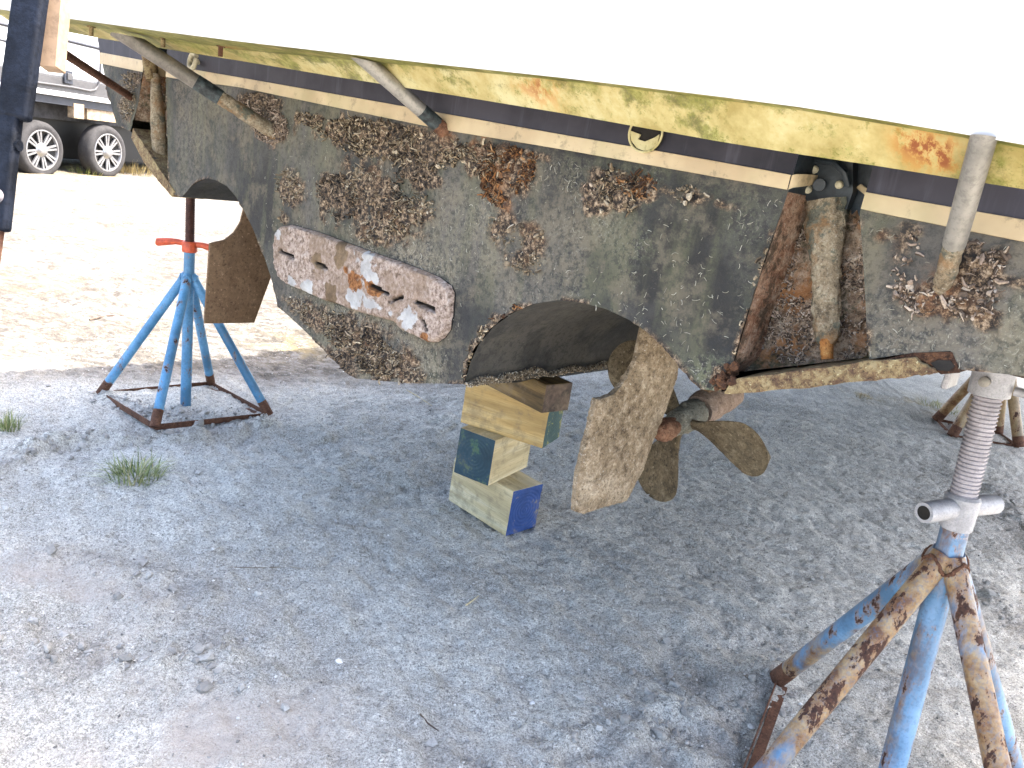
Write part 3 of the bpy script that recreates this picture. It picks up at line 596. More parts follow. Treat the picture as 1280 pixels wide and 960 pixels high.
# trim tab pockets
def pocket(name, left, right, tops, dep, mats, split):
    ch = list(left)+[tops[0], tops[1]]+list(right); m_ = MB(); wall = MB()
    n_ = len(ch); pts = densify(ch+[ch[0]], .02)
    k_ = [p for p in densify(ch, .018)]
    # walls follow the notch outline, without the open bottom
    line = []
    for i in range(len(ch)-1):
        a, b = np.array(ch[i]), np.array(ch[i+1]); kk = max(1, int(np.linalg.norm(b-a)/.015)); line += [lerp(a, b, j/kk) for j in range(kk)]
    line.append(np.array(ch[-1])); nd = 8; vs = []
    for (u, z) in line:
        for j in range(nd+1): vs.append(W(u+random.uniform(-.003, .003)*(0 < j), .0005+dep*j/nd, z))
    fs = [(i*(nd+1)+j, (i+1)*(nd+1)+j, (i+1)*(nd+1)+j+1, i*(nd+1)+j+1) for i in range(len(line)-1) for j in range(nd)]
    wall.add(vs, fs); wall.mi = [1 if line[i][1] > split(line[i][0]) else 0 for i in range(len(line)-1) for j in range(nd)]
    w_ = wall.build(name+'_wall', [mats[0], M['dark_plate']], boat, True, 0, 60)
    pp, ff = face_mesh(ch, .012); v3 = [W(u, dep-.014*abs(float(fbm(np.array([u*40]), np.array([z*40]), 3, 5)[0])), z) for u, z in pp]
    m_.add(v3, ff); m_.mi = [1 if np.mean([pp[i][1] for i in f]) > split(pp[f[0]][0]) else 0 for f in ff]
    return m_.build(name+'_back', [mats[1], M['dark_plate']], boat, True, 0, 60)
pocket('tab_pocket', pr_l, pr_r, prt, .105, (M['pocket_primer'], M['pocket_scale']), lambda u: zc0(u)-.012)
pocket('tab_pocket', pl_l, pl_r, plt_, .15, (M['pocket_scale'], M['pocket_scale']), lambda u: zc1(u)+.01)
# cream wrapped into the right pocket on both sides
mb = MB(); u0 = pr_l[-1][0]; z0, z1 = zc0(u0), zc1(u0)
pth = [(u0+.002, -.0036), (u0-.004, .0), (u0-.006, .03), (u0-.007, .075), (u0-.012, .10)]
vs = []
for i, (u, f) in enumerate(pth): vs += [W(u-.003, f, z0+.018*i/4+.003*(i > 2)), W(u-.003, f, z1+.012*i/4)]
mb.add(vs, [(2*i, 2*i+1, 2*i+3, 2*i+2) for i in range(len(pth)-1)]); mb.build('stripe_return', M['cream'], boat, True, 0, 60)
u1 = pr_r[0][0]; z0, z1 = zc0(u1)+.006, zc1(u1)+.004
mb = MB(); mb.prism([W(u1+.001, .096, z0), W(u1+.052, .096, z0+.028), W(u1+.046, .096, z0+.035), W(u1+.03, .096, z1+.004), W(u1+.001, .096, z1+.006)], FWD*.006); mb.build('stripe_return', M['cream'], boat, False)
ul = pl_l[-1][0]; mb = MB(); vs = []
for i in range(4): vs += [W(ul-.004-.002*i, .0+.035*i, zc0(ul)-.002*i), W(ul-.004-.002*i, .0+.035*i, zc1(ul)-.002*i)]
mb.add(vs, [(2*i, 2*i+1, 2*i+3, 2*i+2) for i in range(3)]); mb.build('stripe_return', M['cream'], boat)

# actuators in the pockets
def at_f(x, y, f): u, z = tpl(x, y, f); return W(u, f, z)
act = thing_like = bpy.data.objects.new('trim_actuator', None)
def sub(name, parent):
    o = bpy.data.objects.new(name, None); COL.objects.link(o); o.parent = parent; o.location = (0, 0, 0); WORLD[o.name] = WORLD[parent.name]; return o
bpy.data.objects.remove(act)
def lumpy_tube(m_, p0, p1, prof, n=22, amp=.10, mi=0, k=26):
    pts = [lerp(p0, p1, i/(k-1)) for i in range(k)]; o = len(m_.v)
    m_.tube(pts, [np.interp(i/(k-1), [a for a, _ in prof], [b for _, b in prof]) for i in range(k)], n, True, mi)
    for i in range(k):
        c = pts[i]
        for j in range(n):
            q = np.array(m_.v[o+i*n+j]); sc = 1+amp*(2*random.random()-1)+amp*1.4*float(vnoise(np.array([j*.9]), np.array([i*.7]), 3)[0]); m_.v[o+i*n+j] = tuple(c+(q-c)*sc)
A = sub('trim_actuator', boat)
T0, T1 = at_f(1032, 250, .078), at_f(1033, 430, .070); mp_ = mpp(T0)
mb = MB(); lumpy_tube(mb, T0, T1, [(0, 23*mp_), (.12, 25*mp_), (.32, 22*mp_), (.42, 17*mp_), (.75, 16.5*mp_), (.95, 15*mp_), (1, 11*mp_)], 26, .13)
mb.v = [tuple(np.array(v)-FWD*(((np.array(v)-T0) @ FWD)-(lerp(T0, T1, np.clip(((np.array(v)-T0) @ (T1-T0))/((T1-T0) @ (T1-T0)), 0, 1))-T0) @ FWD)*.45) for v in mb.v]; mb.build('cylinder_body', M['actuator_scale'], A, True, 0, 70)
mb = MB(); lumpy_tube(mb, at_f(1033, 424, .070), at_f(1034, 449, .066), [(0, 9*mp_), (1, 7*mp_)], 12, .08, 0, 8); mb.build('piston_rod', M['orange_rust'], A, True, 0, 70)
mb = MB(); mb.prism([at_f(*p, .078) for p in ((1002, 190), (1066, 200), (1066, 240), (1058, 262), (1010, 256), (1002, 236))], FWD*.02); mb.build('mount_plate', M['dark_plate'], A, True, .003)
mb = MB(); mb.tube([at_f(1020, 200, .073), at_f(1042, 203, .063), at_f(1056, 217, .063), at_f(1060, 232, .073)], .006, 8); mb.tube([at_f(1025, 231, .078), at_f(1024, 231, .066)], .0105, 18); mb.build('hydraulic_line', M['dark_plate'], A)
for p in ((1018, 212), (1049, 231), (1010, 237)):
    mb = MB(); mb.tube([at_f(*p, .08), at_f(*p, .072), at_f(*p, .069)], [.0072, .0072, .004], 10); mb.build('bolt', M['bolt_pale'], A)
A2 = sub('trim_actuator', boat)
T0, T1 = at_f(194, 92, .03), at_f(201, 206, .05); mp2 = mpp(T0)
mb = MB(); lumpy_tube(mb, T0, T1, [(0, 5*mp2), (.2, 7*mp2), (.5, 9*mp2), (.9, 9*mp2), (1, 6*mp2)], 20, .07); mb.build('cylinder_body', M['actuator_scale'], A2, True, 0, 70)
mb = MB(); lumpy_tube(mb, at_f(186, 66, .02), at_f(190, 100, .02), [(0, 8*mp2), (.5, 9*mp2), (1, 6*mp2)], 14, .1, 0, 8); mb.build('mount_block', M['tab_scale'], A2, True, 0, 70)

# crust inside the right pocket
mb = MB(); pk = list(pr_l)+list(prt)+list(pr_r)
for _ in range(5200):
    u = random.uniform(.36, .66); z = random.uniform(1.05, 1.42)
    if not inside(pk, np.array([[u, z]]))[0] or z > zc0(u)-.02 or float(fbm(np.array([u*20]), np.array([z*20]), 3, 44)[0]) < -.12: continue
    p = W(u, .100, z); d = -FWD*random.uniform(.2, 1)+TR*random.uniform(-1, 1)+ZZ*random.uniform(-1, 1); d /= np.linalg.norm(d); L_ = random.uniform(.003, .012); r = random.uniform(.0008, .0022)
    if random.random() < .5: mb.add([p+np.array(v)*r*1.7*np.array([random.uniform(.5, 1.5) for _ in range(3)]) for v in ICO], ICF)
    else: mb.tube([p, p+d*L_], [r, r*.6], 5)
mb.build('barnacle_growth', M['growth_pink'], boat, True, 0, 50)['kind'] = 'stuff'
# trim tabs: their thick lower edge closes the pocket
def tab(name, edge, up, mats, f0=-.012, f1=.16):
    m_ = MB(); k_ = 30; lo = np.array([tpl(*p) for p in edge]); hi = np.array([tpl(*p) for p in up]); vs = []
    for i in range(k_+1):
        t = i/k_; a = [np.interp(t*(len(lo)-1), range(len(lo)), lo[:, c]) for c in (0, 1)]; b = [np.interp(t*(len(hi)-1), range(len(hi)), hi[:, c]) for c in (0, 1)]
        j = lambda s: random.uniform(-s, s); za, zb = a[1]+j(.0016), b[1]+j(.002)
        vs += [W(a[0], f0+j(.0012), za), W(b[0], f0+j(.0012), zb), W(b[0], f1, zb+.004), W(a[0], f1, za)]
    fs = [(4*i+c, 4*i+(c+1) % 4, 4*i+4+(c+1) % 4, 4*i+4+c) for i in range(k_) for c in range(4)]+[(0, 1, 2, 3), (4*k_+3, 4*k_+2, 4*k_+1, 4*k_)]
    m_.add(vs, fs); return m_.build(name, mats, boat, True, .0015, 50)
tab('trim_tab', [(908, 492), (1000, 485), (1080, 476), (1150, 469), (1172, 466)], [(917, 474), (1000, 463), (1080, 451), (1145, 446), (1170, 462)], M['tab_scale'])
tab('trim_tab', [(165, 172), (182, 205), (200, 228), (216, 246)], [(167, 160), (188, 192), (205, 218), (220, 240)], M['tab_scale'], -.004, .12)
# rotten hollow beside the right tab
mb = MB(); mb.prism([at_f(*p, -.002) for p in ((1092, 452), (1140, 441), (1190, 440), (1200, 466), (1176, 468), (1162, 456), (1146, 447))], FWD*.06); mb.build('rotten_core', M['rot_wood'], boat, True, .002)
mb = MB(); mb.prism([at_f(*p, -.0045) for p in ((1163, 454), (1172, 450), (1188, 451), (1193, 458), (1186, 464), (1172, 463))], FWD*.02); mb.build('rot_hole', M['hole_black'], boat, False)
mb = MB()
for _ in range(90):
    x = 905+max(-15, min(13, random.gauss(0, 9))); y = 471+max(-11, min(11, random.gauss(0, 8))) + (x-905)*-.5; p = at_f(x, y, random.uniform(-.012, .03)); r = random.uniform(.003, .010)
    mb.add([p+np.array(v)*r*np.array([random.uniform(.6, 1.4) for _ in range(3)]) for v in ICO], ICF)
mb.build('broken_edge', M['rot_wood'], boat, False)['kind'] = 'stuff'

# zinc anode plate
ZP = [(347, 312), (349, 292), (356, 283), (367, 281), (400, 290), (440, 305), (470, 316), (505, 328), (532, 338), (552, 347), (566, 357), (570, 366), (568, 395), (565, 412), (558, 422), (549, 428), (537, 427), (530, 424), (506, 412), (497, 402), (474, 396), (455, 391), (440, 386), (425, 380), (410, 376), (388, 366), (362, 355), (353, 347), (348, 332)]
zp = [tpl(*p) for p in ZP]; pp, ff = face_mesh(zp, .007); ed = segdist(pp, zp); th = .019*np.sqrt(np.clip(ed/.006, 0.02, 1))
slots = [((356, 313), (374, 322)), ((401, 328), (416, 336)), ((470, 357), (492, 367)), ((496, 376), (510, 371)), ((526, 377), (550, 387)), ((534, 398), (540, 412))]
sd = np.full(len(pp), 9.0)
for a, b in slots:
    a, b = np.array(tpl(*a)), np.array(tpl(*b)); e = b-a; t = np.clip(((pp-a) @ e)/(e @ e), 0, 1); sd = np.minimum(sd, np.linalg.norm(pp-a-t[:, None]*e, axis=1))
hol = sd < .0048; th = th+.004*fbm(pp[:, 0]*70, pp[:, 1]*70, 3, 2, .7); th[hol] = .003
mb = MB(); mb.v = [tuple(W(u, -t-.002, z)) for (u, z), t in zip(pp, th)]; mb.f = ff
wb = [((464, 332), 20, 26), ((478, 350), 14, 14), ((392, 361), 16, 12), ((354, 292), 7, 9), ((372, 352), 12, 8), ((452, 372), 20, 14), ((470, 380), 26, 9), ((517, 402), 17, 18), ((496, 391), 5, 8)]
ob = [((450, 347), 16, 16), ((475, 362), 16, 9), ((440, 338), 7, 10), ((540, 422), 10, 7)]
bb = [((420, 370), 17, 20), ((405, 332), 16, 16), ((435, 318), 12, 22)]
def msk(lst):
    r = np.zeros(len(pp)); n_ = fbm(pp[:, 0]*30, pp[:, 1]*30, 4, 8, .65)
    for (c, rx, ry) in lst:
        u, z = tpl(*c); s_ = mpp(W(u, 0, z)); r = np.maximum(r, 1.15-np.hypot((pp[:, 0]-u)/(rx*s_*1.25), (pp[:, 1]-z)/(ry*s_))+n_*.9)
    return np.clip(r, 0, 1)
k = NT('anode_scale'); fn = k.noise(75, 6, .8); md = k.noise(14, 6, .75); big = k.noise(5, 5, .7)
c = k.ramp(fn, (.38, (.085, .060, .045)), (.47, (.25, .185, .145)), (.55, (.35, .275, .225)), (.63, (.45, .39, .335)))
c = k.mix(k.ramp(big, (.47, 0), (.58, .6)), c, (.20, .14, .095))
edge = lambda at: k.ramp(k.math('ADD', k.attr(at), k.math('MULTIPLY', k.math('SUBTRACT', fn, .5), .9)), (.47, 0), (.56, 1))
c = k.mix(edge('brown'), c, k.ramp(md, (.4, (.10, .068, .040)), (.6, (.20, .14, .085))))
c = k.mix(edge('bare'), c, k.ramp(md, (.4, (.30, .29, .275)), (.6, (.44, .43, .41))))
c = k.mix(edge('orange'), c, k.ramp(fn, (.42, (.10, .038, .014)), (.6, (.30, .135, .050))))
c = k.mix(k.ramp(k.attr('slot'), (.35, 0), (.75, 1)), c, (.012, .010, .008))
M['anode'] = k.done(c, .9, 0, k.bump(k.math('ADD', fn, md), .8, .006), .2)
mb.mi = [0]*len(ff)
ap = mb.build('anode_plate', M['anode'], boat, True, 0, 60)
for nm, vv in (('bare', msk(wb)), ('orange', msk(ob)), ('brown', msk(bb)), ('slot', np.clip(1.5-sd/.0050, 0, 1))): setattr_f(ap, nm, vv)
mb = MB(); a = [W(u, -.004, z) for u, z in zp]; mb.prism(a, FWD*.004); mb.build('anode_backing', M['hole_black'], boat, False)

# exhaust port with a broken flap, lifting eye
c = tpl(811, 168); s_ = mpp(W(c[0], 0, c[1])); EP = sub('exhaust_port', boat)
mb = MB(); R_ = 24*s_; ring = [W(c[0]+R_*1.02*cos(t), -.012, c[1]+R_*sin(t)*.92) for t in np.linspace(0, 2*pi, 37)]; mb.tube(ring, .0022, 8, False); mb.build('rim', M['algae'], EP)
mb = MB(); mb.prism([W(c[0]+R_*cos(t), -.007, c[1]+R_*sin(t)*.92) for t in np.linspace(0, 2*pi, 32)[:-1]], FWD*.0055); mb.build('opening', M['hole_black'], EP, False)
mb = MB(); fl = [(787, 163), (800, 168), (797, 174), (806, 177), (818, 172), (824, 168), (822, 180), (815, 188), (806, 189), (796, 185), (789, 176)]
mb.prism([at_f(*p, -.011) for p in fl], FWD*.004); mb.build('broken_flap', M['algae'], EP, True, .001)
mb = MB(); c = at_f(241, 76, -.03); s_ = mpp(c); mb.tube([c+TR*(7*s_*cos(t))*1.2+ZZ*(9*s_*sin(t))+FWD*.004*sin(t) for t in np.linspace(-.5*pi-1.9, pi*.5+.9, 22)], .0085, 10); mb.tube([c+TR*7*s_, c+TR*6*s_+FWD*.03], .008, 8); mb.build('lifting_eye', M['bolt_pale'], boat)

# marine growth standing off the transom, one mass per kind; white tube worms
def bits(kind, cnt):
    m_ = MB(); bl = [b for b in BL if b[5] == kind]; ar = np.array([b[2]*b[3]*b[4] for b in bl]); ar = ar/ar.sum()
    for _ in range(cnt):
        b = bl[RNG.choice(len(bl), p=ar)]; r = random.random()**.55*1.0; t = random.uniform(0, 2*pi); u = b[0]+b[2]*r*cos(t); z = b[1]+b[3]*r*sin(t)
        if z > zc0(u)-.012 or not inside(OUT, np.array([[u, z]]))[0]: continue
        nn = float(fbm(np.array([u*26]), np.array([z*26]), 3, 3)[0])
        if nn < -.06 and random.random() < .85: continue
        p = W(u, -random.uniform(.0, .007), z); d = -FWD*random.uniform(.4, 1.2)+TR*random.uniform(-1, 1)+ZZ*random.uniform(-1, .7); d /= np.linalg.norm(d); e = np.cross(d, [random.uniform(-1, 1) for _ in range(3)]); e = e/(np.linalg.norm(e)+1e-6)
        big_ = random.choice((.6, .85, 1.15, 1.5)); L_ = random.uniform(.004, .014)*(.6+.5*b[4])*big_; r0 = random.uniform(.0009, .0026)*big_
        if random.random() < .45:      # shell lump
            q = r0*random.uniform(1.2, 2.0); m_.add([p+np.array(v)*q*np.array([random.uniform(.6, 1.4) for _ in range(3)]) for v in ICO], ICF)
        else:
            m_.tube([p, p+d*L_*.5+e*L_*.18, p+d*L_*.8+e*L_*.62], [r0, r0*.9, r0*.55], 5)
    o = m_.build('barnacle_growth', M[kind], boat, True, 0, 50); o['kind'] = 'stuff'; return o
for kd, ct in (('growth', 5600), ('growth_dark', 2600), ('growth_light', 2900), ('growth_rust', 1700), ('growth_pink', 2300)): bits(kd, ct)
def worms(cnt):
    m_ = MB(); poly = OUT
    Pq = np.stack([RNG.uniform(.15, 2.3, cnt*3), RNG.uniform(.75, 1.42, cnt*3)], 1); dens = (.35+fbm(Pq[:, 0]*4, Pq[:, 1]*4, 3, 53)*1.4)*sst(2.4, 1.5, Pq[:, 0])*(.3+.7*sst(.35, .55, Pq[:, 0]))+.06
    Pq = Pq[inside(OUT, Pq) & (RNG.uniform(0, 1, len(Pq)) < dens) & (Pq[:, 1] < zc0(Pq[:, 0])-.02)][:cnt]
    for u, z in Pq:
        a = random.uniform(0, 6.28); L_ = random.uniform(.004, .018)*random.uniform(.5, 1); k_ = random.uniform(-160, 160); r = random.uniform(.00035, .00075); pts = []; x, y = u, z
        for i in range(5):
            pts.append(W(x, -.0015-random.uniform(0, .001), y)); x += cos(a)*L_/4; y += sin(a)*L_/4; a += k_*L_/4
        m_.tube(pts, r, 4)
    o = m_.build('tube_worms', M['worm'], boat); o['kind'] = 'stuff'
worms(2600)
# growth along the tunnel lip
mb = MB()
for _ in range(2600):
    t = random.random()**1.15*.75; hh = .5+1.0*float(fbm(np.array([t*9]), np.array([0.3]), 3, 12)[0]); p = W(1.286-.012+random.gauss(0, .006)-.10*0, t, .858+random.uniform(-.004, .034*max(.1, hh)))
    r = random.uniform(.0009, .0028); mb.add([p+np.array(v)*r*np.array([random.uniform(.5, 1.7) for _ in range(3)]) for v in ICO], ICF)
mb.build('lip_growth', M['growth_light'], boat)['kind'] = 'stuff'

# swim platform
low = [(-14, 14), (2, 20), (15, 29), (45, 34), (80, 39), (120, 47), (200, 60), (300, 76), (420, 96), (560, 118), (700, 141), (800, 159), (900, 177), (1000, 193), (1100, 208), (1200, 224), (1290, 238), (1360, 249)]
upp = [(-20, 9), (-6, 11), (12, 13.5), (45, 18), (80, 22.5), (120, 28), (200, 39), (300, 52), (420, 66), (560, 82), (700, 97), (800, 109), (900, 121), (1000, 134), (1100, 150), (1200, 167), (1290, 183), (1360, 196)]
mid_ = [(-16, 11.5), (0, 15), (13, 20), (45, 22.5), (80, 28), (120, 34.5), (200, 48), (300, 62), (420, 73.5), (560, 86), (700, 100.5), (800, 112.5), (900, 124.5), (1000, 137.5), (1100, 154), (1200, 171), (1290, 187), (1360, 200)]
FLX = lambda x: float(np.interp(x, [-20, 15, 120, 300, 440, 1280], [-.50, -.45, -.32, -.18, -.11, -.11]))
def on_face(x, y, k=0.0):                          # point on the canted lip below the fascia; k = 0 low edge .. 1 upper edge
    u, z = tpl(x, y, FLX(x)-.045*k); return W(u, FLX(x)-.045*k, z)
PT = sub('swim_platform', boat)
def rsmp(Ls, k=6):
    o = []
    for i in range(len(Ls)-1):
        for j in range(k): o.append(lerp(Ls[i], Ls[i+1], j/k))
    return o+[np.array(Ls[-1])]
lowp = [on_face(*p) for p in low]; midp = [on_face(*p, 1.0) for p in mid_]; fas = []
for q, m_ in zip(upp, midp):
    p = hit(*q, m_, ZZ); d_ = p-m_; fas.append(m_+d_/max(1e-6, np.linalg.norm(d_))*min(np.linalg.norm(d_), .45) + FWD*-.002)
inn, md2, out = rsmp(lowp), rsmp(midp), rsmp(fas); N_ = len(inn); ml = MB(); nv = 9
for a, b in zip(inn, md2): ml.v += [tuple(lerp(b, a, j/(nv-1))) for j in range(nv)]
ml.f = [(i*nv+j, (i+1)*nv+j, (i+1)*nv+j+1, i*nv+j+1) for i in range(N_-1) for j in range(nv-1)]; ml.mi = [0]*len(ml.f)
lip = ml.build('lip_face', M['algae'], PT, True, 0, 60)
alg = []; rst = []
rp_l = [(on_face(*q, .5), w_) for q, w_ in (((682, 122), 19), ((686, 106), 22), ((680, 134), 16), ((1168, 188), 30), ((1150, 172), 30), ((1184, 178), 22), ((1176, 206), 20), ((655, 100), 10))]
for i, (a, b) in enumerate(zip(inn, md2)):
    for j in range(nv):
        t = j/(nv-1); p = lerp(b, a, t); u = p @ TR
        alg.append(.10+.55*float(sst(1.15, 1.75, np.array(u)))*(1-.55*t)+.55*float(sst(-.02, .22, fbm(np.array([u*4+1]), np.array([t*1.5]), 3, 6)))*(1-.4*t))
        rst.append(max(math.exp(-(np.linalg.norm((p-c_)*np.array([1, 1, .8]))/(w_*mpp(c_)))**2) for c_, w_ in rp_l))
setattr_f(lip, 'algae', alg); setattr_f(lip, 'rust', rst)
mu = MB(); 
for a, b in zip(md2, out): mu.v += [tuple(a-ZZ*.0005), tuple(lerp(a, b, .5)), tuple(b+ZZ*.0005)]
mu.f = [(i*3+j, (i+1)*3+j, (i+1)*3+j+1, i*3+j+1) for i in range(N_-1) for j in range(2)]; mu.mi = [0]*len(mu.f)
und = mu.build('underside', M['algae'], PT, True, 0, 60); setattr_f(und, 'algae', [1.15]*len(mu.v)); setattr_f(und, 'rust', [.9*math.exp(-(np.linalg.norm(np.array(v)-on_face(288, 60, 1))/.04)**2) for v in mu.v])
hgt = .34; mf = MB()
for b in out:
    mf.v += [tuple(np.array(b)-FWD*o+ZZ*h) for o, h in [(0, 0), (.005, .010), (.005, .03), (.003, .15), (.002, hgt-.03), (-.004, hgt-.006), (-.02, hgt)]]
q = 7; mf.f = [(i*q+j, (i+1)*q+j, (i+1)*q+j+1, i*q+j+1) for i in range(N_-1) for j in range(q-1)]; mf.mi = [0]*len(mf.f)
mf.build('fascia', M['white'], PT, True, 0, 50)
md_ = MB()
for a, b in zip(inn, out):
    f_ = a @ FWD-NP; e = a+FWD*(-.012-f_) if (a @ TR) < U_L-.02 else a+FWD*.10
    md_.v += [tuple(a), tuple(a+ZZ*(hgt-.05)), tuple(e+ZZ*(hgt-.05)), tuple(e+ZZ*(hgt+.01)), tuple(np.array(b)+FWD*.02+ZZ*hgt)]
md_.f = [(i*5+j, (i+1)*5+j, (i+1)*5+j+1, i*5+j+1) for i in range(N_-1) for j in range(4)]; md_.mi = [0]*len(md_.f)
md_.build('deck', M['white'], PT, True, 0, 40)
def on_lip(x, y): return on_face(x, y, 1.0)
for i, p in enumerate(((124, 33), (214, 46), (286, 57))):
    c = on_lip(p[0], p[1])-FWD*.022; mb = MB(); mb.tube([c+ZZ*.002, c-ZZ*.008], .0115, 6); mb.tube([c-ZZ*.004, c-ZZ*.032], .0062, 10); b_ = mb.build('bolt', M['rust'] if i == 2 else M['tab_scale'], PT)

# platform struts
def strut(top, bot, rt, segs, f_bot=.022):
    s0 = sub('platform_strut', boat); a = on_lip(*top)-ZZ*rt*.1-FWD*(rt*1.5); b = at_f(*bot, f_bot)
    for nm, t0, t1, mt, am, rk in segs:
        m_ = MB(); r = rt
        if am: lumpy_tube(m_, lerp(a, b, t0), lerp(a, b, t1), [(0, r*rk), (1, r*rk)], 18, am, 0, 16)
        else: m_.tube([lerp(a, b, t0+(t1-t0)*i/5) for i in range(6)], r*rk, 20)
        if t0 == 0:                                   # mitre the top against the underside
            ax_ = (a-b)/np.linalg.norm(a-b); n_ = 18 if am else 20
            for q in range(n_):
                p = np.array(m_.v[q]); m_.v[q] = tuple(p+ax_*np.clip((a[2]+rt*.6-p[2])/max(ax_[2], .15), -.06, .06))
        m_.build(nm, M[mt], s0, True, 0, 60)
    return a, b
A_, B_ = strut((1233, 183), (1174, 372), 16.5*mpp(at_f(1200, 270, -.2))*.93, (('tube', 0, .60, 'stainless', 0, 1), ('fouled_end', .595, 1.0, 'actuator_scale', .07, .93)))
strut((478, 86), (565, 172), 10.5*mpp(at_f(500, 120, -.25)), (('tube', 0, .60, 'stainless', 0, 1), ('painted_end', .595, .80, 'paint_dark', 0, 1.03), ('rusty_end', .795, 1.0, 'nut_rust', .08, 1.0)))
strut((184, 55), (352, 172), 9.0*mpp(at_f(220, 85, -.2)), (('tube', 0, .40, 'dull_tube', 0, 1), ('painted_end', .395, .56, 'paint_dark', .03, 1.05), ('fouled_end', .555, 1.0, 'actuator_scale', .08, .95)))
strut((62, 50), (168, 124), 5.0*mpp(at_f(110, 90, -.2)), (('rusty_rod', 0, 1.0, 'rust', .05, 1),))

# ------------------------------------------------------------------ rudders and propeller, hanging from the hull
def skin(vs3, parent_name, label, mat, edge_mat, ofs, cat='rudder'): pass
UR = .985
def rudder(label, outline, u, th, mats, step, amp):
    pf = [fpl(*p, u) for p in outline]; base = W(u, np.mean([p[0] for p in pf]), max(p[1] for p in pf)); R0 = thing('rudder', base, label, 'rudder')
    pp, ff = face_mesh(pf, step); ed = segdist(pp, pf); bulge = np.clip(ed/.05, 0, 1)**.7
    d = amp*np.abs(fbm(pp[:, 0]*55, pp[:, 1]*55, 4, 7, .7))
    m_ = MB(); n = len(pp); h = th*(.35+.65*bulge)
    for sg in (-1, 1): m_.v += [tuple(W(u+sg*(h[i]*.5+d[i]), pp[i][0], pp[i][1])) for i in range(n)]
    m_.f = [tuple(f) for f in ff]+[tuple(i+n for i in reversed(f)) for f in ff]
    k = len(densify(pf, step)); m_.f += [(i, (i+1) % k, n+(i+1) % k, n+i) for i in range(k)]; m_.mi = [0]*len(m_.f)
    m_.build('blade', mats, R0, True, 0, 55)
    # stock up into the tunnel
    fx = np.mean([p[0] for p in pf])+.02; zt = max(p[1] for p in pf)
    m_ = MB(); m_.tube([W(u, fx, zt-.10), W(u, fx, zt+.25)], .022, 16); m_.build('rudder_stock', mats, R0)
    return R0
rudder('scale covered rudder blade hanging in front of the propeller', [(743, 498), (752, 497), (764, 492), (773, 483), (780, 472), (790, 455), (802, 432), (815, 414), (850, 425), (848, 449), (842, 476), (832, 506), (815, 548), (800, 588), (781, 625), (752, 633), (726, 641), (716, 638), (719, 600), (725, 570), (732, 545)], UR, .030, M['rudder_scale'], .007, .006)
rudder('smooth brown rudder blade in front of the bright blue jack stand', [(262, 304), (280, 300), (292, 291), (300, 278), (304, 262), (304, 240), (336, 240), (348, 300), (338, 346), (317, 403), (255, 404)], 2.62, .028, M['rudder_smooth'], .014, .0012)

fh, zh = fpl(853, 525, UR); fb, zb = fpl(890, 503, UR); HUB = W(UR, fh, zh); AX = W(UR, fb, zb)-HUB; AX /= np.linalg.norm(AX)
E1 = -TR; E2 = np.cross(AX, E1); E2 /= np.linalg.norm(E2); E2 = E2 if E2[2] > 0 else -E2
PR = thing('propeller', HUB, 'fouled bronze three bladed propeller on its shaft behind the rudder', 'propeller')
mp_ = mpp(HUB)
mb = MB(); lumpy_tube(mb, HUB-AX*.055, HUB+AX*.075, [(0, 12*mp_), (.2, 16*mp_), (.7, 19*mp_), (1, 17*mp_)], 24, .07, 0, 16); mb.build('hub', M['hub_scale'], PR, True, 0, 70)
mb = MB(); lumpy_tube(mb, HUB-AX*.125, HUB-AX*.045, [(0, 5*mp_), (.25, 12*mp_), (.6, 14*mp_), (1, 12*mp_)], 18, .10, 0, 12); mb.build('shaft_nut', M['nut_rust'], PR, True, 0, 70)
mb = MB(); mb.tube([HUB+AX*.05, HUB+AX*1.75], .019, 18); mb.build('propeller_shaft', M['hub_scale'], PR)
RP = .275
def blade(ang):
    rad = E1*-cos(ang)*1.0 + E2*sin(ang)      # ang measured from port, upward
    tan = np.cross(AX, rad); m_ = MB(); nr, nc = 26, 14; g = {}
    for s_ in (0, 1):
        for i in range(nr):
            t = math.sin(i/(nr-1)*pi/2); r = .02+(RP-.02)*t; wd = .024+.104*math.sin(min(t, .74)**1.25*pi*.62)**.95
            if t > .70: wd = (.024+.104*math.sin(.70**1.25*pi*.62)**.95)*math.sqrt(max(.0002, 1-((t-.70)/.3001)**2))
            ph = math.atan2(.32, 2*pi*max(r, .05)); cd_ = tan*cos(ph)+AX*sin(ph); nn = np.cross(cd_, rad)
            for j in range(nc+1):
                c = -1+2*j/nc; tk = (.010*(1-t)+.003)*math.sqrt(max(.02, 1-c*c)); cup = .012*c*c*t
                p = HUB+rad*(r)+cd_*(c*wd*.70+.010*t)+nn*((tk if s_ else -tk)+cup)-AX*.02*t+nn*random.uniform(-.0008, .0008)
                g[s_, i, j] = len(m_.v); m_.v.append(tuple(p))
    for s_ in (0, 1):
        for i in range(nr-1):
            for j in range(nc): m_.f.append((g[s_, i, j], g[s_, i, j+1], g[s_, i+1, j+1], g[s_, i+1, j]))
    for i in range(nr-1):
        for j in (0, nc): m_.f.append((g[0, i, j], g[0, i+1, j], g[1, i+1, j], g[1, i, j]))
    for j in range(nc):
        for i in (0, nr-1): m_.f.append((g[0, i, j], g[0, i, j+1], g[1, i, j+1], g[1, i, j]))
    m_.mi = [0]*len(m_.f); m_.build('blade', M['prop_bronze'], PR, True, 0, 50)
for a_ in (32, 178, -78): blade(radians(a_))
SB = sub('shaft_strut', boat)
mb = MB(); lumpy_tube(mb, HUB+AX*.085, HUB+AX*.27, [(0, 19*mp_), (.08, 22*mp_), (.9, 22*mp_), (1, 17*mp_)], 24, .04, 0, 12); mb.build('bearing_barrel', M['pink_scale'], SB, True, 0, 60)
c0 = HUB+AX*.17
mb = MB(); a_ = AX*.085
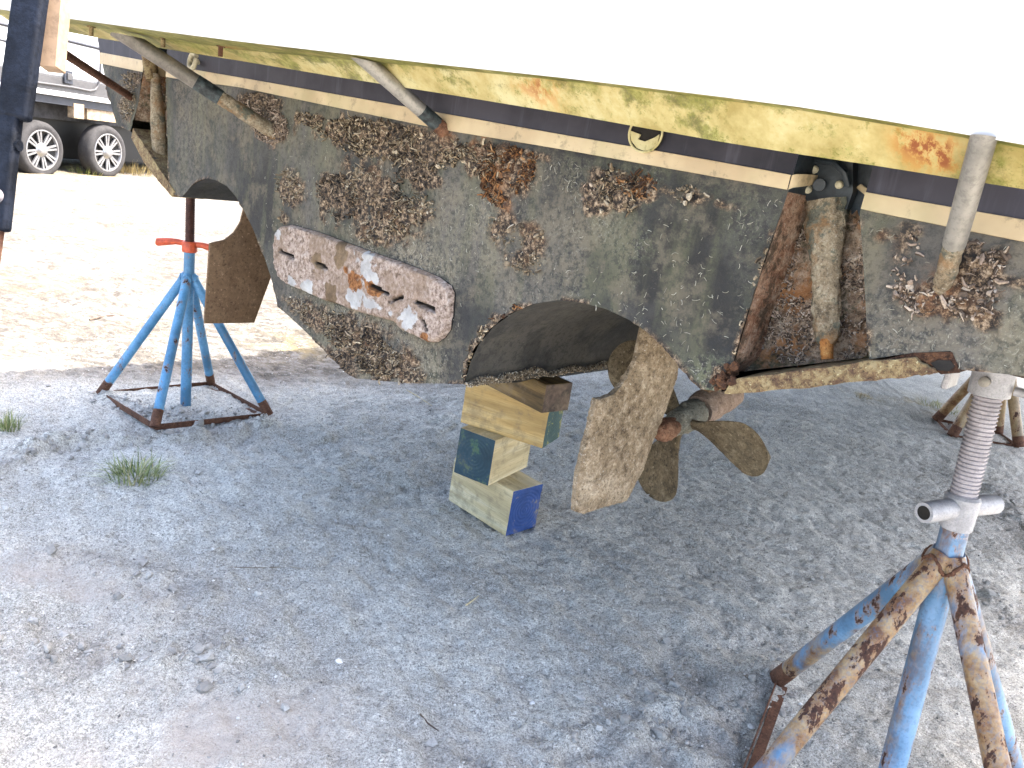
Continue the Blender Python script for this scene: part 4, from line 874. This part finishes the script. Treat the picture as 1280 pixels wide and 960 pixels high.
mb.hexa([c0-a_*.9-TR*.010, c0+a_*.9-TR*.010, c0+a_*.9+TR*.012, c0-a_*.9+TR*.012]+[c0+ZZ*.34+FWD*.05+q for q in (-a_*.7-TR*.010, a_*.7-TR*.010, a_*.7+TR*.012, -a_*.7+TR*.012)]); mb.build('strut_leg', M['rudder_smooth'], SB, True, .004)
mb = MB(); c1 = HUB+FWD*.02; mb.hexa([c1+ZZ*z_+TR*x_+FWD*y_ for z_, q in ((.02, 1), (.30, 1.5)) for x_, y_ in ((-.012, -.03*q), (-.012, .09*q), (.012, .09*q), (.012, -.03*q))]) if False else None

# ------------------------------------------------------------------ timber blocks under the keel
BG = 'timber blocks stacked under the keel'
def block(label, zb, near, left, right, h, wl, wr, mats, long_left=True, parent_kind='timber_block'):
    N = gp(*near, zb)-ZZ*rise(0, 2.7); Lp = gp(*left, zb); e = Lp-N; e[2] = 0; e /= np.linalg.norm(e); r = np.array([e[1], -e[0], 0])
    if (gp(*right, zb)-N) @ r < 0: r = -r
    z0 = zb
    ax, ay = (e, r) if long_left else (r, e); la, lb = (wl, wr) if long_left else (wr, wl)
    me = bpy.data.meshes.new('timber_block'); bm = bmesh.new(); bmesh.ops.create_cube(bm, size=1)
    for v in bm.verts: v.co = Vector((v.co.x*la, v.co.y*lb, v.co.z*h))
    for f in bm.faces: f.material_index = 1 if abs(f.normal.x) > .9 else 0
    bmesh.ops.bevel(bm, geom=[e_ for e_ in bm.edges], offset=.0045, segments=2, affect='EDGES', profile=.6)
    bm.normal_update()
    for f in bm.faces: f.material_index = 1 if abs(f.normal.x) > .75 else 0
    bmesh.ops.subdivide_edges(bm, edges=[e_ for e_ in bm.edges if e_.calc_length() > .02], cuts=10, use_grid_fill=True)
    for v in bm.verts:
        c_ = v.co; a_ = np.array([c_.x*30+zb*50]); n1 = float(fbm(a_, np.array([c_.y*30+c_.z*41]), 3, 5)[0])
        cr = (abs(c_.x)/(la/2) > .93)+(abs(c_.y)/(lb/2) > .93)+(abs(c_.z)/(h/2) > .93)
        v.co = c_*(1-(.012*max(0, n1+.15) if cr >= 2 else .003*n1))
    bm.to_mesh(me); bm.free()
    for q in mats: me.materials.append(q)
    o = bpy.data.objects.new('timber_block', me); COL.objects.link(o); c = N+e*wl/2+r*wr/2; zz = np.cross(ax, ay)
    mt = Matrix.Identity(4)
    for i in range(3): mt[i][0] = ax[i]; mt[i][1] = ay[i]; mt[i][2] = zz[i]; mt[i][3] = c[i]
    mt[2][3] = z0+h/2; o.matrix_world = mt; return tag(o, label, 'timber block', BG)
gzb = place(0.05, 2.85)
block('pale timber block with a bright blue end, resting on the sand', 0.0, (632, 671), (560, 625), (672, 662), .195, .355, .17, (M['pine_pale'], M['end_blue']))
block('pale timber block with a dark blue green end facing left', .195, (610, 608), (566, 590), (680, 596), .190, .165, .30, (M['pine_pale'], M['end_green']), False)
block('yellowish timber block with a green and yellow right end, under the dirty chock', .385, (678, 561), (575, 528), (703, 540), .195, .36, .165, (M['pine_yellow'], M['end_yellow']))
block('dirty old timber chock with dark top wedged between the stack and the keel', .580, (677, 517), (607, 481), (703, 506), .105, .33, .13, (M['wood_side_old'], M['wood_old']))

# ------------------------------------------------------------------ jack stands
def stand(label, base, top, ang0, rad, r_post, r_leg, z_att, paint, feet_rust, screw_top, r_screw, thread_mat, nut, pad=None, group='jack stands holding up the yacht', legmats=None, rail_skip=()):
    b = np.array(base, float); b[2] = place(b[0], b[1]); T = np.array(top, float); S = thing('jack_stand', b, label, 'jack stand', group)
    ax = (T-b)/np.linalg.norm(T-b)
    pts = [lerp(b, T, i/8) for i in range(9)]; m_ = MB(); m_.tube(pts, r_post, 28); m_.build('post', M[paint], S)
    feet = []
    for k in range(4):
        a = ang0+k*pi/2; f = np.array([b[0]+rad*cos(a), b[1]+rad*sin(a), 0]); f[2] = place(f[0], f[1])+.012; feet.append(f)
        d = (f-b); d[2] = 0; d /= np.linalg.norm(d); at = b+ax*z_att+d*r_post*.45
        m_ = MB(); n_ = 12; pts = [lerp(at, f, i/n_) for i in range(n_+1)]; m_.tube(pts, r_leg, 24)
        lm = (legmats or [paint]*4)[k]; lg = m_.build('leg', M[lm], S)
        u_ = (f-at)/np.linalg.norm(f-at); wa = np.cross(u_, ZZ); wa /= np.linalg.norm(wa); wb_ = np.cross(u_, wa); wc = at+u_*(r_post*.95)
        m_ = MB(); m_.tube([wc+(wa*cos(t)+wb_*sin(t))*r_leg*1.0+u_*(.010*cos(2*t)+random.uniform(-.002, .002)) for t in np.linspace(0, 2*pi, 41)], [.0042*random.uniform(.75, 1.25) for _ in range(41)], 7, False); m_.build('weld_bead', M['rust' if paint != 'paint_bright' else paint], lg)
        m_ = MB(); m_.tube([f-u_*.075, f+u_*.004], [r_leg*1.025, r_leg*1.04], 20); m_.build('rusty_foot', M[feet_rust], lg)
    for k in range(4):
        if k in rail_skip: continue
        p, q = feet[k].copy(), feet[(k+1) % 4].copy(); d = q-p; L_ = np.linalg.norm(d); d /= L_; nrm = np.cross(d, ZZ); up = ZZ*.020
        m_ = MB(); c = (p+q)/2+ZZ*.0; m_.obox(c-ZZ*.006, d*L_/2, nrm*.0022, ZZ*.014); m_.obox(c-ZZ*.018+nrm*.020*(1 if nrm @ (b-c) > 0 else -1), d*L_/2, nrm*.014, ZZ*.0022)
        m_.build('base_rail', M['rust'], S, True, .0008)
    # threaded screw
    sx = np.array(screw_top, float); d = sx-T; L_ = np.linalg.norm(d); d /= L_; nt_ = int(L_/(.0085 if r_screw > .025 else .0075)); prof = []; rr = []
    for i in range(nt_):
        for t, r in ((0, 1), (.28, 1), (.5, .90), (.78, .90)): prof.append(T-d*.03+d*(L_+.03)*(i+t)/nt_); rr.append(r_screw*r)
    prof.append(sx); rr.append(r_screw*.9); m_ = MB(); m_.tube(prof, rr, 22); m_.build('screw', M[thread_mat], S, True, 0, 25)
    nut(S, T, d)
    if pad: pad(S, sx, d)
    return S
def nut_orange(S, T, d):
    N = sub('handle_nut', S); m_ = MB(); m_.tube([T-d*.004, T+d*.0, T+d*.04, T+d*.046], [.030, .034, .034, .030], 20); m_.build('collar', M['orange_paint'], N)
    h = np.array([.995, .08, 0.0]); h = h/np.linalg.norm(h)
    for sg, L_ in ((-1, .150), (1, .135)):
        m_ = MB(); pts = [T+d*.034+h*sg*.02, T+d*.036+h*sg*.06, T+d*.030+h*sg*.10, T+d*.020+h*sg*L_*.97, T+d*.020+h*sg*L_]; m_.tube(pts, [.013, .014, .0175, .019, .015], 14); m_.build('handle', M['orange_paint'], N)
def nut_grey(S, T, d):
    N = sub('handle_nut', S); m_ = MB(); m_.tube([T-d*.016, T-d*.014, T+d*.03, T+d*.060, T+d*.066], [.030, .0335, .036, .037, .032], 30); m_.build('collar', M['grey_cast'], N)
    pL = hit(1155, 641, T-_fw*.055, _fw); pR = hit(1243, 630, T+_fw*.05, _fw); c = T+d*.036
    for v in (pL-c, pR-c):
        e = c+v; q = v/np.linalg.norm(v); m_ = MB(); m_.tube([c+q*.012, c+v*.5, c+v*.8, e], [.0215, .0235, .0235, .0225], 26, False)
        m_.tube([e-q*.002, e+q*.0006], .0224, 26); hd = m_.build('handle', M['grey_cast'], N, True, 0, 50)
        m_ = MB(); m_.tube([e-q*.02, e+q*.0014], .0155, 22); m_.build('handle_bore', M['hole_black'], hd)
def pad_grey(S, sx, d):
    Pd = sub('pad_head', S); m_ = MB(); e1 = TR*.995; 
    m_.tube([sx-d*.004, sx-d*.002, sx+d*.055, sx+d*.057], [.036, .041, .041, .038], 32); m_.build('socket', M['grey_cast'], Pd)
    m_ = MB(); m_.obox(sx+d*.045+TR*.075, TR*.006, FWD*.045, ZZ*.055); m_.build('bracket_ear', M['grey_cast'], Pd, True, .003)
    m_ = MB(); q = sx+d*.03-FWD*.053+TR*.004; m_.tube([q+FWD*.01, q-FWD*.004, q-FWD*.006], [.011, .011, .006], 16); m_.build('pin', M['stainless'], Pd)
    m_ = MB(); m_.tube([sx+d*.02-TR*.045, sx+d*.02-TR*.085], .010, 12); m_.build('cross_pin', M['grey_cast'], Pd)
    m_ = MB(); m_.obox(sx+d*.112, TR*.12, FWD*.12, ZZ*.045); m_.build('wooden_pad', M['wood_old'], Pd, True, .004)
BL_ = gp(232, 508); TL_ = over(237, 314, BL_); SL_ = over(238, 252, BL_); dl = (SL_-TL_)/np.linalg.norm(SL_-TL_); SL2 = TL_+dl*((1.27-TL_[2])/dl[2])
f0 = gp(130, 495); angL = math.atan2(f0[1]-BL_[1], f0[0]-BL_[0])
stand('bright blue jack stand with an orange handle nut beside the smooth brown rudder', BL_, TL_, angL, .40, .0245, .0215, .655, 'paint_bright', 'rust', SL2, .0215, 'thread_rust', nut_orange, rail_skip=())
f1 = gp(968, 862); f2 = gp(900, 1040); e_ = f2-f1; BR_ = (f1+f2)/2+np.array([-e_[1], e_[0], 0])/2; TR_ = over(1196, 652, BR_); SR_ = over(1236, 492, BR_); angR = math.atan2(f1[1]-BR_[1], f1[0]-BR_[0])
stand('worn blue and rusty jack stand with a thick grey screw in the right foreground', BR_, TR_, angR, float(np.hypot(*(f1-BR_)[:2])), .029, .026, .70, 'paint_worn', 'rust', SR_, .029, 'thread_grey', nut_grey, pad_grey, legmats=['paint_worn', 'paint_rusty', 'paint_rusty', 'paint_worn'], rail_skip=(1, 2, 3))
g0 = gp(1190, 545); g1 = gp(1272, 563); cc = (g0+g1)/2; e = g1-g0; cf_ = cc+np.array([-e[1], e[0], 0])*.5
ang = math.atan2(g0[1]-cf_[1], g0[0]-cf_[0]); tf = cf_+ZZ*.80
stand('tan rusty jack stand far under the hull behind the grey screw', cf_, tf, ang, float(np.linalg.norm((g0-cf_)[:2])), .040, .036, .66, 'paint_tan', 'rust', cf_+ZZ*1.12, .024, 'thread_rust', nut_orange)

# black steel stand with a plank, at the left edge
D0 = 1.30
def dp(x, y, d=D0): return CAM + ray(x, y)*d
pa, pb = dp(44, -40), dp(-1, 291); ud = (pb-pa)/np.linalg.norm(pb-pa); gtop = pa-ud*.55
PS = thing('prop_post', (0, 0, 0), 'black steel prop post with a light plank, leaning at the left edge of the photo', 'prop post')
tt = -pb[2]/ud[2]; foot = pb+ud*tt; foot[2] = place(foot[0], foot[1]); PS.location = Vector(foot); WORLD[PS.name] = tuple(foot)
sx_ = np.cross(ud, _fw); sx_ /= np.linalg.norm(sx_); sx_ = sx_ if sx_ @ _rt > 0 else -sx_; sy_ = np.cross(ud, sx_); s1 = mpp(dp(20, 150))
mb = MB(); mb.obox((gtop+dp(17, 150))/2, sx_*20*s1, sy_*9*s1, ud*np.linalg.norm(dp(17, 150)-gtop)/2); mb.build('upper_tube', M['black_steel'], PS, True, .008, segs=4)
mb = MB(); a_, b_ = dp(16, 140), dp(0, 289); mb.obox((a_+b_)/2-sx_*4*s1, sx_*15*s1, sy_*8*s1, (b_-a_)/2); mb.build('lower_tube', M['black_steel'], PS, True, .006, segs=3)
mb = MB(); q = dp(23, 182); mb.tube([q-sx_*12*s1, q+sx_*2*s1], 7*s1, 16); mb.build('pivot_bolt', M['black_steel'], PS)
mb = MB(); q = dp(1, 247)-_fw*10*s1; mb.tube([q+_fw*.03, q-_fw*.004, q-_fw*.007], [9*s1, 9*s1, 6*s1], 18); mb.build('bolt_head', M['thread_grey'], PS)
mb = MB(); mb.tube([dp(2, 270)-sx_*6*s1, foot-sx_*6*s1], .014, 14); mb.build('inner_rod', M['rust'], PS)
mb = MB(); mb.obox(foot+ZZ*.006, np.array([.12, 0, 0]), np.array([0, .12, 0]), ZZ*.006); mb.build('base_plate', M['rust'], PS, True, .003)
mb = MB(); a_, b_, c_, d_ = dp(44, -60, D0+.03), dp(81, -60, D0+.03), dp(69, 83.5, D0+.03), dp(46, 81, D0+.03); mb.prism([a_, b_, c_, d_], _fw*.03); mb.build('plank', M['plywood'], PS, True, .002)

# ------------------------------------------------------------------ camper beyond the yard
RZ = radians(12); RD = np.array([sin(RZ), cos(RZ), 0]); RN = np.array([cos(RZ), -sin(RZ), 0])
w1 = gp(56, 218); R0_ = w1.copy()
def rp_(x, y, o=0.0): return hit(x, y, R0_+RN*o, RN)
CV = thing('camper_trailer', w1, 'white camper trailer with a grey lower band and twin alloy wheels, parked behind the yacht', 'camper')
def sz(x, y): p = rp_(x, y)-R0_; return p @ RD, p[2]
def RP_(s, z, o=0.0): return R0_+RD*s+RN*o+ZZ*z
def line(pxs): a = np.array([sz(*p) for p in pxs]); return np.polyfit(a[:, 0], a[:, 1], 1)
lt = line([(50, 89), (137, 110.6)]); lb = line([(45, 109), (138, 124)]); lk = line([(45, 116), (138, 130)])
S0, S1 = sz(0, 150)[0]-4.5, sz(138, 150)[0]+6.0
zt = lambda s, l: l[0]*s*0+ (l[0]*sz(90, 100)[0]+l[1])
z_a, z_b, z_c = (np.mean([sz(*p)[1] for p in q]) for q in (((70, 94), (125, 107.5)), ((70, 113), (125, 122)), ((70, 120), (125, 128))))
mb = MB()
def slab(m_, s0, s1, z0, z1, o0, o1, mi=0): m_.hexa([RP_(s0, z0, o0), RP_(s1, z0, o0), RP_(s1, z0, o1), RP_(s0, z0, o1), RP_(s0, z1, o0), RP_(s1, z1, o0), RP_(s1, z1, o1), RP_(s0, z1, o1)], mi)
slab(mb, S0, S1, z_a, 3.1, -2.4, 0); mb.build('body', M['camper_white'], CV, True, .05)
mb = MB(); slab(mb, S0, S1, z_b, z_a+.003, -2.38, -.006); mb.build('grey_band', M['camper_grey'], CV, True, .004)
mb = MB(); slab(mb, S0, S1, z_c, z_b-.003, -2.36, .012); mb.build('white_sill', M['camper_white'], CV, True, .01)
mb = MB(); slab(mb, S0, S1, z_c-.10, z_c-.003, -2.30, -.03); mb.build('trim_rail', M['camper_trim'], CV, True, .004)
mb = MB(); slab(mb, S0, S1, z_c-.30, z_c-.11, -2.2, -.32); mb.build('chassis', M['camper_frame'], CV, True, .004)
mb = MB(); slab(mb, S0, S1, .16, z_c-.29, -2.1, -.42); mb.build('underbody', M['rim_black'], CV, True, .01)
for x, y0, y1 in ((101, 131, 148),):
    mb = MB(); a = sz(x-7, y1); b = sz(x+6, y0); slab(mb, a[0], b[0], a[1], b[1], -.12, -.02); mb.build('hanger_bracket', M['tan_steel'], CV, True, .004)
mb = MB(); a = sz(113, 150); b = sz(150, 137); slab(mb, a[0], b[0], a[1], b[1], -.14, -.05); mb.build('skirt_panel', M['tan_steel'], CV, True, .004)
mb = MB(); a = sz(165, 200); b = sz(200, 193); slab(mb, a[0], a[0]+3, a[1]-.02, a[1]+.06, -.6, -.5); mb.build('step_tube', M['tan_steel'], CV, True, .004)
# compartment door line, latch, seams
dl_ = [(10, 98), (47, 103), (90, 109), (112, 113.5), (119, 112), (123.5, 106), (125, 95), (125.5, 80), (126, 40)]
mb = MB(); mb.tube([rp_(*p, .004) for p in dl_], .016, 6); mb.build('compartment_seal', M['camper_grey'], CV)
for pxs, r in (((( -40, 20), (20, 34), (75, 48.5), (122, 60), (170, 72)), .022), (((-40, 40), (0, 49.5), (20, 54)), .014)):
    mb = MB(); mb.tube([rp_(*p, .004) for p in pxs], r, 6); mb.build('side_seam', M['camper_trim'], CV)
LT = sub('latch', CV); mb = MB(); a = sz(79, 103); b = sz(90, 88); slab(mb, a[0], b[0], a[1]-.01, b[1]-.01, 0, .02); mb.build('bezel', M['camper_trim'], LT, True, .015)
mb = MB(); a = sz(82, 98); b = sz(88, 91); slab(mb, a[0], b[0], a[1]-.01, b[1]-.01, .018, .034); mb.build('paddle', M['camper_grey'], LT, True, .004)
def wheel(px, ph):
    c = rp_(*px, -.02); s_ = mpp(c); Rr = (218-148)/2*s_*(1 if px[0] < 100 else .93); Wt = .22; WH = sub('wheel', CV)
    def cyl(prof, n=56):   # revolve (offset along RN, radius)
        m_ = MB(); m_.v = [tuple(c+RN*o+RD*(r*cos(2*pi*k/n))+ZZ*(r*sin(2*pi*k/n))) for o, r in prof for k in range(n)]
        m_.f = [(i*n+k, i*n+(k+1) % n, (i+1)*n+(k+1) % n, (i+1)*n+k) for i in range(len(prof)-1) for k in range(n)]; m_.mi = [0]*len(m_.f); return m_
    ri = Rr*.70
    cyl([(-Wt, ri), (-Wt+.01, Rr*.9), (-Wt+.04, Rr*.985), (-Wt/2, Rr), (-.045, Rr*.985), (-.012, Rr*.93), (.0, Rr*.84), (.0, Rr*.78), (-.006, ri*1.02), (-.02, ri)]).build('tyre', M['rubber'], WH, True, 0, 50)
    cyl([(-.012, ri*1.03), (-.002, ri*1.01), (-.002, ri*.95), (-.03, ri*.90), (-.035, ri*.90)]).build('rim', M['alloy'], WH)
    cyl([(-.032, ri*.92), (-.06, ri*.6), (-.075, .01)]).build('rim_well', M['rim_black'], WH)
    m_ = MB()
    for k in range(8):
        for dk in (-.085, .085):
            t = 2*pi*k/8+ph; a0 = t+dk*1.9; a1 = t+dk*1.25; d0 = RD*cos(a0)+ZZ*sin(a0); d1 = RD*cos(a1)+ZZ*sin(a1); n0 = RD*-sin(t)+ZZ*cos(t); w_ = ri*.050
            p0 = c+d0*ri*.30-RN*.018; p1 = c+d1*ri*.95-RN*.010
            m_.hexa([p0-n0*w_-RN*.02, p1-n0*w_*1.0-RN*.02, p1+n0*w_*1.0-RN*.02, p0+n0*w_-RN*.02, p0-n0*w_, p1-n0*w_*1.0, p1+n0*w_*1.0, p0+n0*w_])
    m_.build('spokes', M['alloy'], WH, False)
    cyl([(-.02, ri*.36), (-.012, ri*.34), (.012, ri*.22), (.016, ri*.20), (.02, ri*.13), (.02, .001)]).build('hub_cap', M['alloy'], WH)
wheel((54, 188), .2); wheel((136, 191), .05)
